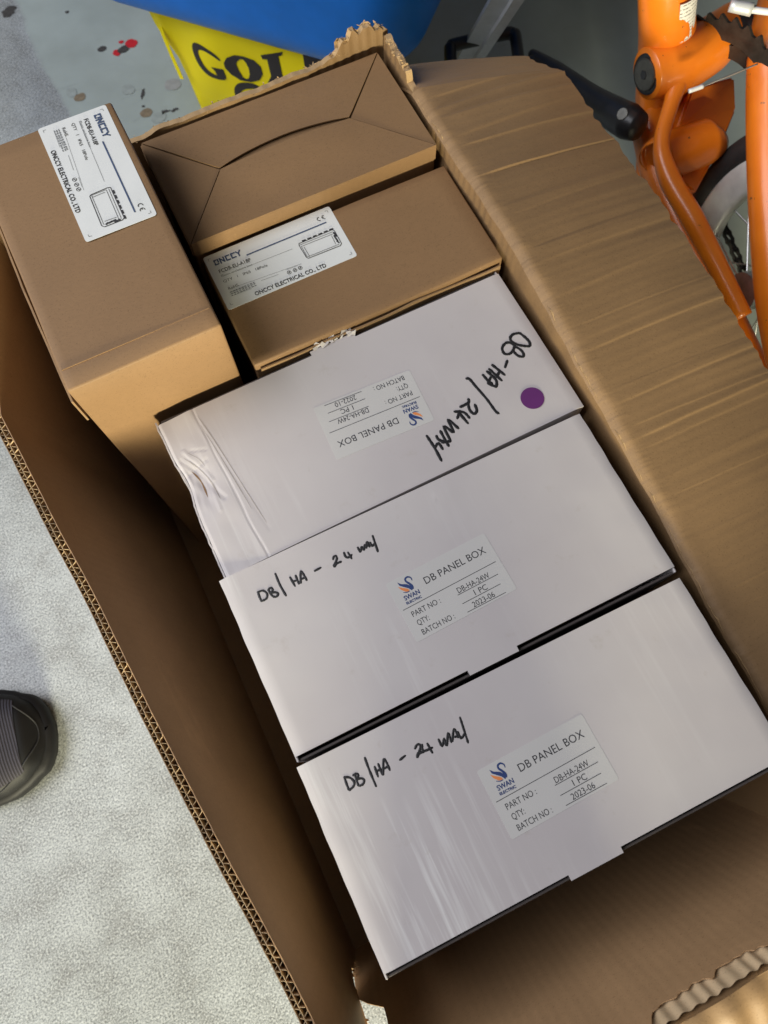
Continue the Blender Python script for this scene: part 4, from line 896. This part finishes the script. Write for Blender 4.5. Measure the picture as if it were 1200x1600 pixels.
for k in range(20):
    g = 2 * math.pi * k / 20; d = hv * math.cos(g) + uv * math.sin(g); g2 = g + (0.5 if k % 2 else -0.5); e = hv * math.cos(g2) + uv * math.sin(g2)
    V, F = tube_data([WC + d * (WR - 0.048), WC + e * 0.02 + av * (0.02 if k % 2 else -0.02)], 0.001, 6)
    mesh('spoke', V, F, STEEL, wheel)
V, F = tube_data([WC - av * 0.04, WC + av * 0.04], 0.02, 20); mesh('hub', V, F, STEEL, wheel)
# chain: alternating links
cp = catmull([Vector(q) - BO for q in [(0.516, 0.285, 0.125), (0.511, 0.268, 0.12), (0.504, 0.242, 0.12), (0.495, 0.204, 0.12), (0.489, 0.169, 0.12), (0.476, 0.126, 0.12), (0.465, 0.092, 0.12), (0.455, 0.06, 0.12)]], 40)
chain = empty('chain', (0, 0, 0)); chain.parent = bike
dist = 0.0; nextd = 0.0; k = 0; pitch = 0.0115; pts_ = [cp[0]]
for a, b in zip(cp, cp[1:]):
    dist += (b - a).length
    if dist >= pitch: pts_.append(b); dist = 0
for k, (a, b) in enumerate(zip(pts_, pts_[1:])):
    t = (b - a).normalized(); s_ = t.cross(Vector((0, 0, 1))).normalized(); gap = 0.0034 if k % 2 else 0.0022; acc = ([], [], [])
    for sg in (-1, 1):
        path = [a - t * 0.002, a + t * 0.001, a.lerp(b, .5), b - t * 0.001, b + t * 0.002]
        V, F = tube_data([q + s_ * gap * sg for q in path], [0.0028, 0.0042, 0.0030, 0.0042, 0.0028], 10, (tuple(s_), 0.25)); merge(acc, V, F)
    V, F = tube_data([a - s_ * 0.004, a + s_ * 0.004], 0.002, 8); merge(acc, V, F)
    mesh('chain_link', acc[0], acc[1], DARK_STEEL, chain, False)
# cables, collar, sticker
bt('brake_cable', [(0.431, 0.321, 0.29), (0.445, 0.320, 0.291), (0.460, 0.317, 0.295), (0.490, 0.312, 0.302)], [0.0008, 0.0008, 0.0008, 0.0008], STEEL, 8)
bt('cable_end', [(0.426, 0.322, 0.2895), (0.440, 0.3205, 0.2905)], 0.0021, CABLE, 10)
ch = bt('cable_housing', [(0.447, 0.315, 0.37), (0.462, 0.304, 0.37), (0.50, 0.285, 0.368), (0.60, 0.25, 0.34)], [0.0027, 0.0027, 0.0027, 0.0027], CABLE, 12)
bt('housing_ferrule', [(0.434, 0.326, 0.37), (0.448, 0.314, 0.37)], [0.0046, 0.0052], ALU, 14, 4, None, ch)
bt('clamp_collar', [(0.527, 0.396, 0.268), (0.545, 0.378, 0.268)], [0.021, 0.020], BLACK_METAL, 18)
def sticker(u, v):
    g = math.radians(-100 + 52 * u) ; c = Vector((0.4525, 0.4035, 0.290)).lerp(Vector((0.437, 0.404, 0.335)), v)
    return c - BO + Vector((math.cos(g) * 0.0278, math.sin(g) * 0.0278, 0))
sheet('sticker', sticker, 16, 6, 0.0004, STICKER, st)
